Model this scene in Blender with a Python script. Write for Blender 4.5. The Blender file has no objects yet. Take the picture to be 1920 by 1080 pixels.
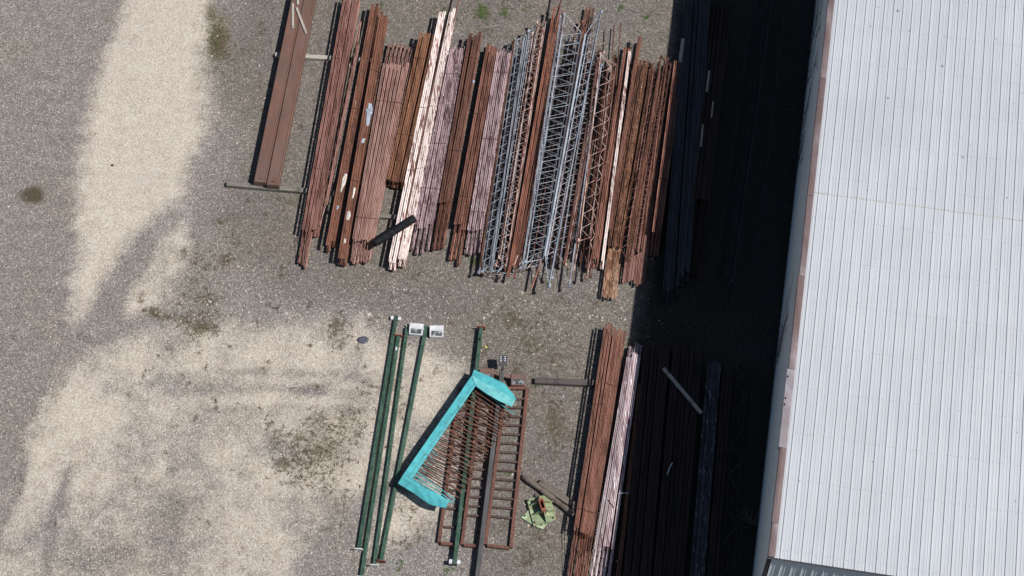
import bpy, bmesh, math, random
import numpy as np
from mathutils import Vector, Matrix
random.seed(11)
rng = np.random.default_rng(5)
R = math.radians
S = bpy.context.scene
COL = S.collection

# ------------------------------------------------------------------ camera
F_PX, TILT, DIST = 3800.0, R(29.2), 70.4
CT, ST = math.cos(TILT), math.sin(TILT)
CAM = Vector((0, -DIST*ST, DIST*CT))
cd = bpy.data.cameras.new('camera'); cam = bpy.data.objects.new('camera', cd); COL.objects.link(cam)
cam.location = CAM; cam.rotation_euler = (TILT, 0, 0)
cd.sensor_fit = 'HORIZONTAL'; cd.sensor_width = 36; cd.lens = 36*F_PX/1920
cd.clip_start = 1; cd.clip_end = 2000
S.camera = cam

def at(x, y, z=0.0):
    """a survey mark of the photograph turned into a point of the yard at height z"""
    u, v = (x-960)/F_PX, (540-y)/F_PX
    d = Vector((u, v*CT+ST, v*ST-CT))
    return CAM + d*((z-CAM.z)/d.z)

# ------------------------------------------------------------------ light
SUN_EL = R(54.1); LDIR = Vector((-0.954, 0.30, 0)).normalized()
sd = bpy.data.lights.new('sun', 'SUN'); sun = bpy.data.objects.new('sun', sd); COL.objects.link(sun)
sd.energy = 5.0; sd.angle = R(0.5); sd.color = (1.0, 0.965, 0.92)
dv = Vector((LDIR.x*math.cos(SUN_EL), LDIR.y*math.cos(SUN_EL), -math.sin(SUN_EL)))
sun.rotation_euler = dv.to_track_quat('-Z', 'Y').to_euler(); sun.location = (30, -8, 40)
w = bpy.data.worlds.new('World'); S.world = w; w.use_nodes = True
wn = w.node_tree; bg = wn.nodes['Background']
sky = wn.nodes.new('ShaderNodeTexSky'); sky.sky_type = 'NISHITA'; sky.sun_disc = False
sky.sun_elevation = SUN_EL; sky.sun_rotation = math.atan2(-LDIR.x, -LDIR.y)
wn.links.new(sky.outputs[0], bg.inputs[0]); bg.inputs[1].default_value = 0.055
S.view_settings.view_transform = 'Standard'; S.view_settings.look = 'None'
S.view_settings.exposure = 0.0; S.view_settings.gamma = 1.0

# ------------------------------------------------------------------ material helpers
def lin(c):
    c = c/255.0
    return c/12.92 if c <= 0.04045 else ((c+0.055)/1.055)**2.4
def A(r, g, b, k=1.3):
    """albedo of a surface seen in full sun as this sRGB colour"""
    return tuple(min(0.85, lin(v)/k) for v in (r, g, b))
class NT:
    def __init__(s, name):
        s.m = bpy.data.materials.new(name); s.m.use_nodes = True
        s.t = s.m.node_tree; s.p = s.t.nodes['Principled BSDF']
    def n(s, typ, ins=None, **kw):
        nd = s.t.nodes.new('ShaderNode'+typ)
        for k, v in kw.items(): setattr(nd, k, v)
        for k, v in (ins or {}).items(): s.put(nd.inputs[k], v)
        return nd
    def put(s, sock, v):
        if isinstance(v, bpy.types.NodeSocket): s.t.links.new(v, sock)
        elif isinstance(v, bpy.types.Node): s.t.links.new(v.outputs[0], sock)
        else:
            if sock.type == 'RGBA' and len(v) == 3: v = (*v, 1)
            sock.default_value = v
    def math(s, op, a, b=0.0, c=0.0, clamp=False):
        nd = s.n('Math', operation=op, use_clamp=clamp); s.put(nd.inputs[0], a); s.put(nd.inputs[1], b); s.put(nd.inputs[2], c)
        return nd.outputs[0]
    def mix(s, f, a, b, blend='MIX'):
        nd = s.n('Mix', data_type='RGBA', blend_type=blend); s.put(nd.inputs[0], f); s.put(nd.inputs[6], a); s.put(nd.inputs[7], b)
        return nd.outputs[2]
    def ss(s, v, lo, hi):
        nd = s.n('MapRange', interpolation_type='SMOOTHSTEP'); s.put(nd.inputs[0], v); nd.inputs[1].default_value = lo; nd.inputs[2].default_value = hi
        return nd.outputs[0]
    def map(s, v, lo, hi, a, b):
        nd = s.n('MapRange'); s.put(nd.inputs[0], v)
        for i, q in enumerate((lo, hi, a, b)): nd.inputs[i+1].default_value = q
        return nd.outputs[0]
    def noise(s, vec, scale, detail=4, rough=0.55):
        return s.n('TexNoise', {'Vector': vec, 'Scale': scale, 'Detail': detail, 'Roughness': rough}).outputs[0]
    def scaled(s, vec, sc, off=None):
        nd = s.n('VectorMath', operation='MULTIPLY'); s.put(nd.inputs[0], vec); nd.inputs[1].default_value = sc
        if off is None: return nd.outputs[0]
        ad = s.n('VectorMath', operation='ADD'); s.put(ad.inputs[0], nd.outputs[0]); s.put(ad.inputs[1], off)
        return ad.outputs[0]

def painted(name, c1, c2, amount=0.45, rough=0.55, along=(1.2, 1.2, 9), scale=6.0, c3=None, c3_amt=0.0, metal=0.0, vary=0.35, spec=0.4):
    """steel / paint: c1 broken by patches of c2, flecks of c3, each object a little different"""
    m = NT(name)
    tc = m.n('TexCoord'); oi = m.n('ObjectInfo')
    rnd = oi.outputs['Random']
    off = m.math('MULTIPLY', rnd, 91.0)
    cv = m.n('CombineXYZ', {0: off, 1: off, 2: off}).outputs[0]
    gv = m.n('NewGeometry').outputs['Position']
    v = m.scaled(gv, along, cv)
    n1 = m.noise(v, scale, 5, 0.6)
    n2 = m.noise(m.scaled(gv, (1, 1, 1), cv), 1.1, 3, 0.5)
    f = m.math('ADD', m.math('MULTIPLY', n1, 0.7), m.math('MULTIPLY', n2, 0.3))
    f = m.ss(f, 0.62-amount*0.35, 0.72-amount*0.35)
    c = m.mix(f, c1, c2)
    if c3 is not None:
        n3 = m.noise(v, scale*2.7, 4, 0.6)
        c = m.mix(m.ss(n3, 0.68-c3_amt*0.3, 0.74-c3_amt*0.3), c, c3)
    k = m.map(rnd, 0, 1, 1-vary*0.6, 1+vary*0.6)
    k = m.math('MULTIPLY', k, m.map(m.noise(v, 2.3, 3), 0.3, 0.7, 0.86, 1.14))
    kc = m.n('CombineColor', {0: k, 1: k, 2: k}).outputs[0]
    c = m.mix(1.0, c, kc, 'MULTIPLY')
    m.put(m.p.inputs['Base Color'], c)
    m.put(m.p.inputs['Roughness'], m.map(n1, 0.3, 0.7, max(0.1, rough-0.12), min(1, rough+0.15)))
    m.p.inputs['Metallic'].default_value = metal
    m.p.inputs['Specular IOR Level'].default_value = spec
    b = m.n('Bump', {'Height': n1, 'Strength': 0.25, 'Distance': 0.004})
    m.put(m.p.inputs['Normal'], b.outputs[0])
    return m.m

ST_AL = (1.6, 0.13, 1.6)          # streaks along the steel, which lies close to the y axis
M = {}
M['primer_pink'] = painted('primer_pink', A(162,119,109), A(124,84,73), 0.45, along=ST_AL, c3=A(186,146,134), c3_amt=0.15, vary=0.45)
M['primer_brown'] = painted('primer_brown', A(138,98,84), A(108,72,60), 0.45, along=ST_AL, c3=A(166,126,108), c3_amt=0.2, vary=0.45)
M['primer_flecked'] = painted('primer_flecked', A(138,94,76), A(108,70,56), 0.45, along=ST_AL, c3=A(232,214,196), c3_amt=0.02, vary=0.45)
M['primer_wide'] = painted('primer_wide', A(174,136,126), A(146,108,97), 0.45, along=ST_AL, vary=0.35, c3=A(184,148,136), c3_amt=0.1)
M['rust_orange'] = painted('rust_orange', A(134,92,68), A(98,64,46), 0.45, along=ST_AL, c3=A(200,156,116), c3_amt=0.1, rough=0.75, vary=0.45)
M['white_worn'] = painted('white_worn', A(250,234,228,1.2), A(138,88,78), 0.38, along=(2.0, 0.16, 2.0), rough=0.45, vary=0.3, scale=9, c3=A(196,160,152), c3_amt=0.18)
M['mauve_worn'] = painted('mauve_worn', A(182,156,160), A(112,88,92), 0.44, along=(2.0, 0.2, 2.0), c3=A(240,228,232,1.2), c3_amt=0.2, rough=0.4, scale=7)
M['mauve_pale'] = painted('mauve_pale', A(192,166,168), A(126,100,104), 0.42, along=(2.0, 0.18, 2.0), c3=A(244,232,236,1.2), c3_amt=0.22, rough=0.4, scale=7)
M['brown_dark'] = painted('brown_dark', A(130,90,76), A(100,64,53), 0.45, along=ST_AL, c3=A(158,116,100), c3_amt=0.15, vary=0.5)
M['brown_warm'] = painted('brown_warm', A(150,104,88), A(112,72,58), 0.45, along=ST_AL, c3=A(176,132,114), c3_amt=0.12, vary=0.45)
M['brown_red'] = painted('brown_red', A(148,98,80), A(114,70,56), 0.42, along=ST_AL, vary=0.4)
M['pink_white'] = painted('pink_white', A(206,186,190), A(150,122,128), 0.4, along=(1.6, 0.1, 1.6), c3=A(252,244,248,1.1), c3_amt=0.3, vary=0.4, rough=0.35)  # near-white flecks paint highlights into the steel colour
M['grey_steel'] = painted('grey_steel', A(166,172,184), A(112,116,128), 0.4, along=ST_AL, c3=A(220,226,232), c3_amt=0.25, rough=0.4, vary=0.35)
M['blue_steel'] = painted('blue_steel', A(190,200,212), A(146,156,170), 0.34, along=ST_AL, c3=A(240,244,248), c3_amt=0.2, rough=0.35, vary=0.2)
M['pale_rusty'] = painted('pale_rusty', A(228,200,190), A(150,104,90), 0.45, along=(1.8, 0.4, 1.8), c3=A(248,236,226), c3_amt=0.2, rough=0.5)
M['rust_deep'] = painted('rust_deep', A(116,78,58), A(78,50,38), 0.5, along=(2, .5, 2), c3=A(186,150,118), c3_amt=0.1, rough=0.8)
M['rust_pale'] = painted('rust_pale', A(190,146,114), A(128,84,62), 0.55, along=(2.4, .3, 2.4), c3=A(244,222,194), c3_amt=0.3, rough=0.75)
M['shade_tinted_grey'] = painted('shade_tinted_grey', A(56,62,70), A(40,45,52), 0.4, along=ST_AL, rough=0.5)  # grey steel, darkened to carry the building's shade in its colour
M['shade_tinted_brown'] = painted('shade_tinted_brown', A(60,44,40), A(44,33,30), 0.45, along=ST_AL, rough=0.65)  # brown steel with shade painted into its tone
M['shade_tinted_mottle'] = painted('shade_tinted_mottle', A(78,80,90), A(48,46,52), 0.42, along=(2.4, .2, 2.4), c3=A(206,214,226), c3_amt=0.24, rough=0.4)  # base tones darkened for shade; the pale mottling is the steel's own
M['beam_brown'] = painted('beam_brown', A(118,93,84), A(124,91,79), 0.42, along=(1, 0.35, 1), scale=1.6, rough=0.55, vary=0.1, c3=A(116,94,90), c3_amt=0.35)
M['rack_brown'] = painted('rack_brown', A(124,86,74), A(100,68,58), 0.45, along=(2, 2, 2), c3=A(150,104,86), c3_amt=0.1, vary=0.2)
M['pole_green'] = painted('pole_green', A(54,84,70), A(74,100,86), 0.45, along=(2.5, 0.7, 2.5), c3=A(124,120,100), c3_amt=0.22, rough=0.45, vary=0.25)
M['pole_grey'] = painted('pole_grey', A(96,95,97), A(82,81,83), 0.4, along=(2, .5, 2), rough=0.5, vary=0.1)
M['teal'] = painted('teal', A(92,192,200), A(78,172,182), 0.42, along=(1.6, 1.6, 1.6), scale=2.4, rough=0.5, vary=0.1, c3=A(128,150,140), c3_amt=0.06)
M['teal_worn'] = painted('teal_worn', A(126,208,210), A(104,190,196), 0.45, along=(2, 2, 2), scale=2.0, rough=0.5, vary=0.04, c3=A(168,206,198), c3_amt=0.2)
M['rod_rust'] = painted('rod_rust', A(142,102,84), A(112,76,62), 0.45, along=(2, 2, 2), c3=A(176,140,118), c3_amt=0.15)
M['white_paint'] = painted('white_paint', A(236,236,240,1.35), A(214,214,220), 0.3, along=(2, 2, 2), rough=0.4, vary=0.05)
M['lamp_brown'] = painted('lamp_brown', A(132,106,99), A(118,94,87), 0.4, along=(2, 2, 2), rough=0.5, vary=0.1)
M['dark_metal'] = painted('dark_metal', A(84,84,88), A(64,64,68), 0.4, along=(3, 3, 3), rough=0.5)
M['tarred'] = painted('tarred', A(31,33,37), A(20,21,24), 0.45, along=(2, 2, 2), rough=0.75, spec=0.15, c3=A(52,54,56), c3_amt=0.05)
M['wire'] = painted('wire', A(70,46,42), A(48,34,32), 0.45, along=(3, 3, 3), rough=0.6)
M['patina'] = painted('patina', A(172,192,158), A(140,158,122), 0.45, along=(2, 2, 2), scale=1.8, c3=A(160,118,84), c3_amt=0.38, rough=0.7)
M['stub_rust'] = painted('stub_rust', A(150,92,72), A(120,72,56), 0.45, along=(3, 3, 3), rough=0.75)
M['scrap_blue'] = painted('scrap_blue', A(196,206,218), A(150,160,178), 0.45, along=(4, 4, 4), rough=0.4)
M['scrap_white'] = painted('scrap_white', A(240,234,226), A(206,190,176), 0.4, along=(5, 5, 5), rough=0.6)
M['scrap_dark'] = painted('scrap_dark', A(98,98,112), A(66,66,76), 0.45, along=(5, 5, 5), rough=0.35)
M['scrap_yellow'] = painted('scrap_yellow', A(226,214,110), A(200,186,90), 0.4, along=(5, 5, 5))

def wood(name, c1, c2, along):
    m = NT(name)
    gv = m.n('NewGeometry').outputs['Position']; rnd = m.n('ObjectInfo').outputs['Random']
    off = m.math('MULTIPLY', rnd, 40.0); cv = m.n('CombineXYZ', {0: off, 1: off, 2: off}).outputs[0]
    tc = m.n('TexCoord').outputs['Object']
    n1 = m.noise(m.scaled(tc, along, cv), 5, 6, 0.65)
    n2 = m.noise(tc, 3.0, 3)
    c = m.mix(m.ss(n1, 0.35, 0.65), c1, c2)
    c = m.mix(m.math('MULTIPLY', m.ss(n2, 0.52, 0.7), 0.6), c, tuple(v*0.35 for v in c1))
    m.put(m.p.inputs['Base Color'], c); m.p.inputs['Roughness'].default_value = 0.85
    m.put(m.p.inputs['Normal'], m.n('Bump', {'Height': n1, 'Strength': 0.5, 'Distance': 0.01}).outputs[0])
    return m.m
M['wood_grey'] = wood('wood_grey', A(112,108,100), A(146,142,132), (0.5, 9, 9))
M['wood_pale'] = wood('wood_pale', A(170,164,152), A(200,194,184), (0.5, 9, 9))
M['wood_dark'] = wood('wood_dark', A(78,74,74), A(104,98,94), (0.5, 9, 9))
M['wood_brown'] = wood('wood_brown', A(104,94,84), A(134,122,112), (0.5, 9, 9))

def lens_mat():
    m = NT('lamp_glass'); gv = m.n('NewGeometry').outputs['Position']
    n = m.noise(gv, 9, 3)
    m.put(m.p.inputs['Base Color'], m.mix(m.ss(n, 0.45, 0.62), (0.07, 0.08, 0.085), (0.36, 0.38, 0.39)))
    m.p.inputs['Roughness'].default_value = 0.12
    return m.m
M['lens'] = lens_mat()

# ------------------------------------------------------------------ mesh helpers
class MB:
    def __init__(s): s.v, s.f, s.smooth = [], [], []
    def add(s, vs, fs, smooth=False):
        b = len(s.v); s.v += [tuple(p) for p in vs]; s.f += [[b+i for i in q] for q in fs]; s.smooth += [smooth]*len(fs)
    def prism(s, prof, P0, P1, U, V, smooth=False):
        """extrude a closed 2-D profile (in directions U, V) from P0 to P1"""
        n = len(prof)
        vs = [P0+U*a+V*b for a, b in prof]+[P1+U*a+V*b for a, b in prof]
        fs = [[i, (i+1) % n, n+(i+1) % n, n+i] for i in range(n)]+[list(range(n))[::-1], list(range(n, 2*n))]
        s.add(vs, fs, smooth)
    def bar(s, P0, P1, wd, ht, up=Vector((0, 0, 1)), bev=0.0):
        P0, P1 = Vector(P0), Vector(P1)
        a = (P1-P0).normalized(); sd_ = a.cross(up).normalized(); u = sd_.cross(a)
        x, y = wd/2, ht/2
        if bev: pr = [(-x+bev, -y), (x-bev, -y), (x, -y+bev), (x, y-bev), (x-bev, y), (-x+bev, y), (-x, y-bev), (-x, -y+bev)]
        else: pr = [(-x, -y), (x, -y), (x, y), (-x, y)]
        s.prism(pr, P0, P1, sd_, u)
    def tube(s, pts, r, n=6, caps=True):
        pts = [Vector(p) for p in pts]; k = len(pts); rs = r if isinstance(r, (list, tuple)) else [r]*k
        vs, up = [], None
        for i, p in enumerate(pts):
            t = (pts[min(i+1, k-1)]-pts[max(i-1, 0)])
            t = t.normalized() if t.length > 1e-9 else Vector((0, 1, 0))
            if up is None or abs(t.dot(up)) > 0.98: up = Vector((0, 0, 1)) if abs(t.z) < 0.9 else Vector((1, 0, 0))
            a = t.cross(up).normalized(); b = a.cross(t); up = b
            vs += [p+(a*math.cos(6.2832*j/n)+b*math.sin(6.2832*j/n))*rs[i] for j in range(n)]
        fs = [[i*n+j, i*n+(j+1) % n, (i+1)*n+(j+1) % n, (i+1)*n+j] for i in range(k-1) for j in range(n)]
        s.add(vs, fs, True)
        if caps: s.add(vs[:n], [list(range(n))[::-1]]); s.add(vs[-n:], [list(range(n))])
    def slab(s, pts, th):
        """flat or slightly bent plate: pts is its upper outline, thickness goes down"""
        n = len(pts); top = [Vector(p) for p in pts]; bot = [p-Vector((0, 0, th)) for p in top]
        s.add(top+bot, [list(range(n)), list(range(n, 2*n))[::-1]]+[[i, n+i, n+(i+1) % n, (i+1) % n] for i in range(n)])
    def mesh(s, name, mat, O=Vector((0, 0, 0))):
        me = bpy.data.meshes.new(name)
        me.from_pydata([(x-O.x, y-O.y, z-O.z) for x, y, z in s.v], [], s.f)
        me.materials.append(mat)
        me.polygons.foreach_set('use_smooth', s.smooth)
        bm = bmesh.new(); bm.from_mesh(me); bmesh.ops.recalc_face_normals(bm, faces=bm.faces); bm.to_mesh(me); bm.free()
        me.update(); return me
    def obj(s, name, mat, parent=None, O=Vector((0, 0, 0)), kind=None, label=None):
        o = bpy.data.objects.new(name, s.mesh(name, mat, O)); COL.objects.link(o)
        if parent is not None: o.parent = parent
        else: o.location = O
        if kind: o['kind'] = kind
        if label: o['label'] = label
        return o
def tag(o, label, cat, group=None):
    if len(label.split()) > 16: print('LONG', len(label.split()), label)
    o['label'] = label; o['category'] = cat
    if group: o['group'] = group
    return o
def empty(name, loc, label, cat, group=None):
    o = bpy.data.objects.new(name, None); o.empty_display_size = 0.2; COL.objects.link(o); o.location = loc
    return tag(o, label, cat, group)
Z = Vector((0, 0, 1))

# ------------------------------------------------------------------ ground
def axis_coords(lo, hi, step, far):
    mid = list(np.arange(lo, hi+1e-6, step)); out = []
    for d in far: out.append(d)
    return np.array([lo-d for d in far[::-1]]+mid+[hi+d for d in far])
gx = axis_coords(-21, 20, 0.1, [1, 3, 8, 20, 60, 160]); gy = axis_coords(-13, 15.5, 0.1, [1, 3, 8, 20, 60, 160])
GX, GY = np.meshgrid(gx, gy); NX, NY = len(gx), len(gy)
PX, PY = GX.ravel(), GY.ravel()
def poly_mask(pts, soft):
    """1 inside the outline, fading to 0 over `soft` metres either side of its edge"""
    W = [at(x, y) for x, y in pts]; n = len(W)
    d = np.full(PX.shape, 1e9); ins = np.zeros(PX.shape, bool)
    for i in range(n):
        a, b = W[i], W[(i+1) % n]
        ex, ey = b.x-a.x, b.y-a.y; wx, wy = PX-a.x, PY-a.y
        t = np.clip((wx*ex+wy*ey)/(ex*ex+ey*ey), 0, 1)
        d = np.minimum(d, np.hypot(wx-ex*t, wy-ey*t))
        c = ((a.y > PY) != (b.y > PY)) & (PX < (b.x-a.x)*(PY-a.y)/(b.y-a.y+1e-12)+a.x)
        ins ^= c
    return np.clip(0.5+np.where(ins, d, -d)/(2*soft), 0, 1)
def blobs(lst):
    m = np.zeros(PX.shape)
    for x, y, rx, ry, amt in lst:
        c = at(x, y)
        q = ((PX-c.x)/(rx/54))**2+((PY-c.y)/(ry/47))**2
        m = np.maximum(m, amt*np.exp(-q))
    return m
track = poly_mask([(238,-60),(372,-60),(390,0),(396,30),(416,52),(398,75),(380,100),(388,140),(392,200),(385,250),(378,268),(360,305),(344,345),(328,372),(290,420),(243,450),(214,490),(190,540),(168,585),(140,605),(134,560),(143,450),(148,385),(139,345),(150,280),(163,220),(178,160),(196,95),(228,30)], 0.6)
def ruts(lst):
    m = np.zeros(PX.shape)
    for pts, wd, amt in lst:
        W = [at(x, y) for x, y in pts]
        for a, b in zip(W[:-1], W[1:]):
            ex, ey = b.x-a.x, b.y-a.y
            t = np.clip(((PX-a.x)*ex+(PY-a.y)*ey)/(ex*ex+ey*ey), 0, 1)
            m = np.maximum(m, amt*np.exp(-(np.hypot(PX-a.x-ex*t, PY-a.y-ey*t)/wd)**2))
    return m
rut = ruts([([(345,395),(300,450),(255,500),(205,560),(165,640),(120,700)], .2, .3), ([(300,440),(240,520),(220,600),(200,660)], .2, .28), ([(270,468),(215,545),(180,620)], .3, .3), ([(130,880),(100,960),(85,1080)], .2, .6), ([(45,860),(20,940),(-10,1010)], .24, .6), ([(320,860),(330,930),(310,1010)], .22, .35), ([(60,700),(30,800),(10,900)], .3, .35), ([(380,735),(520,728),(700,744)], .18, .45), ([(360,700),(520,694),(690,712)], .16, .35), ([(390,770),(560,762),(690,772)], .14, .3), ([(215,-20),(170,120),(120,300),(120,480)], .35, .3), ([(70,-20),(40,200),(30,500)], .4, .3), ([(110,-20),(85,220),(80,520),(40,700)], .3, .25)])
side = poly_mask([(330,372),(356,380),(362,430),(350,500),(330,560),(250,600),(215,600),(235,540),(262,480),(300,420)], 0.45)*0.52
big = poly_mask([(118,690),(205,620),(320,604),(430,606),(560,592),(690,600),(765,642),(850,660),(890,700),(870,760),(815,790),(760,850),(715,900),(690,930),(640,960),(600,1000),(560,1130),(-40,1130),(10,930),(40,850),(78,770)], 0.55)
big2 = poly_mask([(700,950),(850,880),(850,960),(800,1010),(700,1040)], 0.5)*0.75
strong = blobs([(150,780,90,60,.3),(210,850,90,60,.25),(560,680,160,40,.25),(600,745,160,22,.3),(440,900,160,70,.1),(470,1000,130,70,.18),(690,820,45,90,.2),(800,740,40,50,.3),(30,960,40,40,.2),(90,870,60,60,.2),(840,860,36,44,.9),(820,990,40,40,.6)])
greyb = blobs([(325,965,75,50,.7),(240,870,60,40,.5),(290,830,60,40,.5),(380,720,110,16,.35),(500,700,70,12,.3),(180,1040,110,50,.65),(310,1040,80,60,.55),(70,990,40,50,.3),(590,735,60,14,.5),(645,740,40,24,.5),(620,1030,70,45,.9),(560,985,50,40,.4),(520,840,40,25,.4),(420,800,70,30,.25),(345,870,60,40,.3),(640,700,30,30,.4),(400,930,50,60,.35),(120,930,14,60,.5),(95,1010,12,60,.6),(35,900,16,60,.7),(330,650,40,20,.3)])
sand = np.maximum(track*0.97, np.maximum(side*1.1, np.clip(big*0.59+strong*np.clip(big*1.5+0.6, 0, 1)-greyb*0.6*big, 0, 1)))
sand = np.maximum(sand, big2)
sand = np.clip(sand-rut*0.42-blobs([(268,470,12,30,.5),(225,535,10,45,.6),(190,600,14,40,.6),(205,580,20,30,.4)]), 0, 1)
WEEDS = [(410,78,20,52,.95),(398,30,14,30,.6),(425,105,22,30,.7),(575,860,60,60,.62),(640,800,60,50,.55),(520,820,30,30,.6),(610,900,50,40,.55),(650,930,30,30,.5),(690,720,20,60,.45),(380,590,50,40,.5),(400,480,50,40,.4),(1030,840,40,60,.5),(900,1030,40,30,.4),(1000,620,50,50,.5),(288,585,20,12,1),(312,595,26,9,1),(265,560,8,14,.8),(345,475,9,18,.8),(365,490,14,12,.8),(385,500,16,14,.7),(420,490,18,14,1),(412,415,24,10,.8),(440,425,12,12,.6),(350,600,26,16,.9),(385,560,34,20,.8),(375,615,34,20,1),(402,620,12,16,.9),(362,530,24,24,.5),(430,470,10,40,.45),(530,872,22,16,1),(548,905,20,10,.8),(565,820,26,22,.7),(600,848,32,16,.9),(600,790,34,26,.7),(505,798,14,8,.8),(560,880,30,30,.6),(620,830,30,36,.7),(660,800,26,40,.5),(640,860,24,30,.5),(630,615,22,28,1),(640,640,22,18,.8),(612,995,10,6,.8),(640,945,20,30,.4),(427,650,8,6,.9),(372,650,8,6,.7),(278,695,8,5,.9),(385,690,7,6,.9),(352,720,6,5,.7),(340,705,12,8,.6),(245,745,18,8,.6),(360,740,30,10,.4),(450,763,6,5,.7),(482,768,6,6,.7),(325,880,10,22,.5),(335,945,12,12,.4),(40,895,8,28,.6),(105,993,5,20,.5),(700,600,20,20,.5),(590,720,16,10,.5),(760,620,16,36,.45),(960,600,40,20,.8),(985,640,26,40,.6),(1015,650,40,26,.5),(730,640,10,60,.4),(750,760,18,30,.6),(720,870,20,60,.45),(700,740,14,40,.4),(780,1000,40,40,.5),(760,950,30,20,.5),(740,1020,40,24,.5),(690,1050,30,14,.5),(990,1040,40,40,.6),(1010,1000,30,40,.5),(1040,790,26,60,.7),(1060,820,30,20,.6),(1005,740,14,20,.5),(1035,680,50,30,.55),(930,600,60,30,.4),(880,800,20,50,.5),(910,960,14,40,.6),(840,960,20,20,.6),(845,1020,20,14,.6),(565,240,12,8,.9),(480,380,30,10,.5),(510,370,40,16,.5),(500,400,40,14,.4),(445,455,14,14,.5),(560,420,8,30,.4),(435,450,30,12,.3),(1220,25,30,10,.7),(920,60,50,50,.45),(860,20,20,30,.5),(790,515,50,14,.5),(700,520,60,12,.3),(1010,560,60,14,.4),(1240,330,30,240,.2)]
WEEDS += [(random.choice((random.uniform(250, 440), random.uniform(480, 690), random.uniform(480, 690))), random.gauss(700, 140), random.uniform(4, 9), random.uniform(4, 9), random.uniform(.7, 1)) for _ in range(46)]
WEEDS += [(random.uniform(700, 1120), random.uniform(500, 1070), random.uniform(5, 14), random.uniform(5, 14), random.uniform(.5, .9)) for _ in range(40)]
MOSS = [(600,840,80,90,.5),(660,780,50,70,.45),(700,900,30,90,.4),(620,930,60,40,.35),(740,700,30,80,.3),(408,70,26,60,1),(395,25,14,34,.8),(425,60,14,50,.7),(405,130,12,14,.7),(200,38,12,10,.6),(470,90,50,40,.4),(490,55,16,16,.5),(440,200,60,60,.12),(540,380,24,8,.6),(760,510,50,16,.45),(805,515,40,14,.4),(905,25,18,24,.9),(945,20,14,24,.6),(985,15,10,14,.6),(835,20,26,30,.4),(890,490,14,12,.8),(900,515,12,10,.6),(1040,800,36,40,.5),(640,780,60,40,.25),(600,820,60,60,.2),(1000,620,60,40,.3),(930,570,80,20,.25),(700,500,70,20,.25),(900,960,20,40,.4)]
DARK = [(60,365,23,17,1.3),(70,372,16,12,1)]
grime = poly_mask([(470,-80),(1400,-80),(1300,640),(1150,1130),(880,1130),(880,720),(850,650),(690,575),(520,560),(430,470),(400,400),(460,260),(400,150),(430,40)], 1.1)
weed, moss, dark = blobs(WEEDS), blobs(MOSS), blobs(DARK)
weed = np.maximum(weed, 0.34*grime*np.clip((11.5-PX)/3, 0, 1)); weed = np.maximum(weed, 0.26*np.clip((PX+13)/4, 0, 1)*np.clip(big*2, 0, 1)); moss = np.maximum(moss, 0.16*grime)
painted_shade = np.clip((PX-8.9-0.157*(PY-1.0)+5.0)/1.6, 0, 1)          # building's shade painted into the ground colour
painted_shade = painted_shade*np.clip((at(1183,590).y+30-PY)/1, 0, 1)
me = bpy.data.meshes.new('ground')
V = np.column_stack([PX, PY, np.zeros_like(PX)])
idx = np.arange(NX*NY).reshape(NY, NX)
Fq = np.stack([idx[:-1, :-1], idx[:-1, 1:], idx[1:, 1:], idx[1:, :-1]], -1).reshape(-1, 4)
me.vertices.add(len(V)); me.vertices.foreach_set('co', V.ravel())
me.loops.add(Fq.size); me.loops.foreach_set('vertex_index', Fq.ravel().astype(np.int32))
me.polygons.add(len(Fq)); me.polygons.foreach_set('loop_start', np.arange(0, Fq.size, 4, dtype=np.int32))
me.update(calc_edges=True); me.validate()
for nm, arr in (('sand', sand), ('weed', weed), ('moss', moss), ('dark', dark), ('shade_tone', painted_shade), ('grime', grime), ('rut', rut)):
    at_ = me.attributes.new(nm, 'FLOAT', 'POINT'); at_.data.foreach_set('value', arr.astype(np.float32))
ground = bpy.data.objects.new('ground', me); COL.objects.link(ground); ground['kind'] = 'structure'

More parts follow.
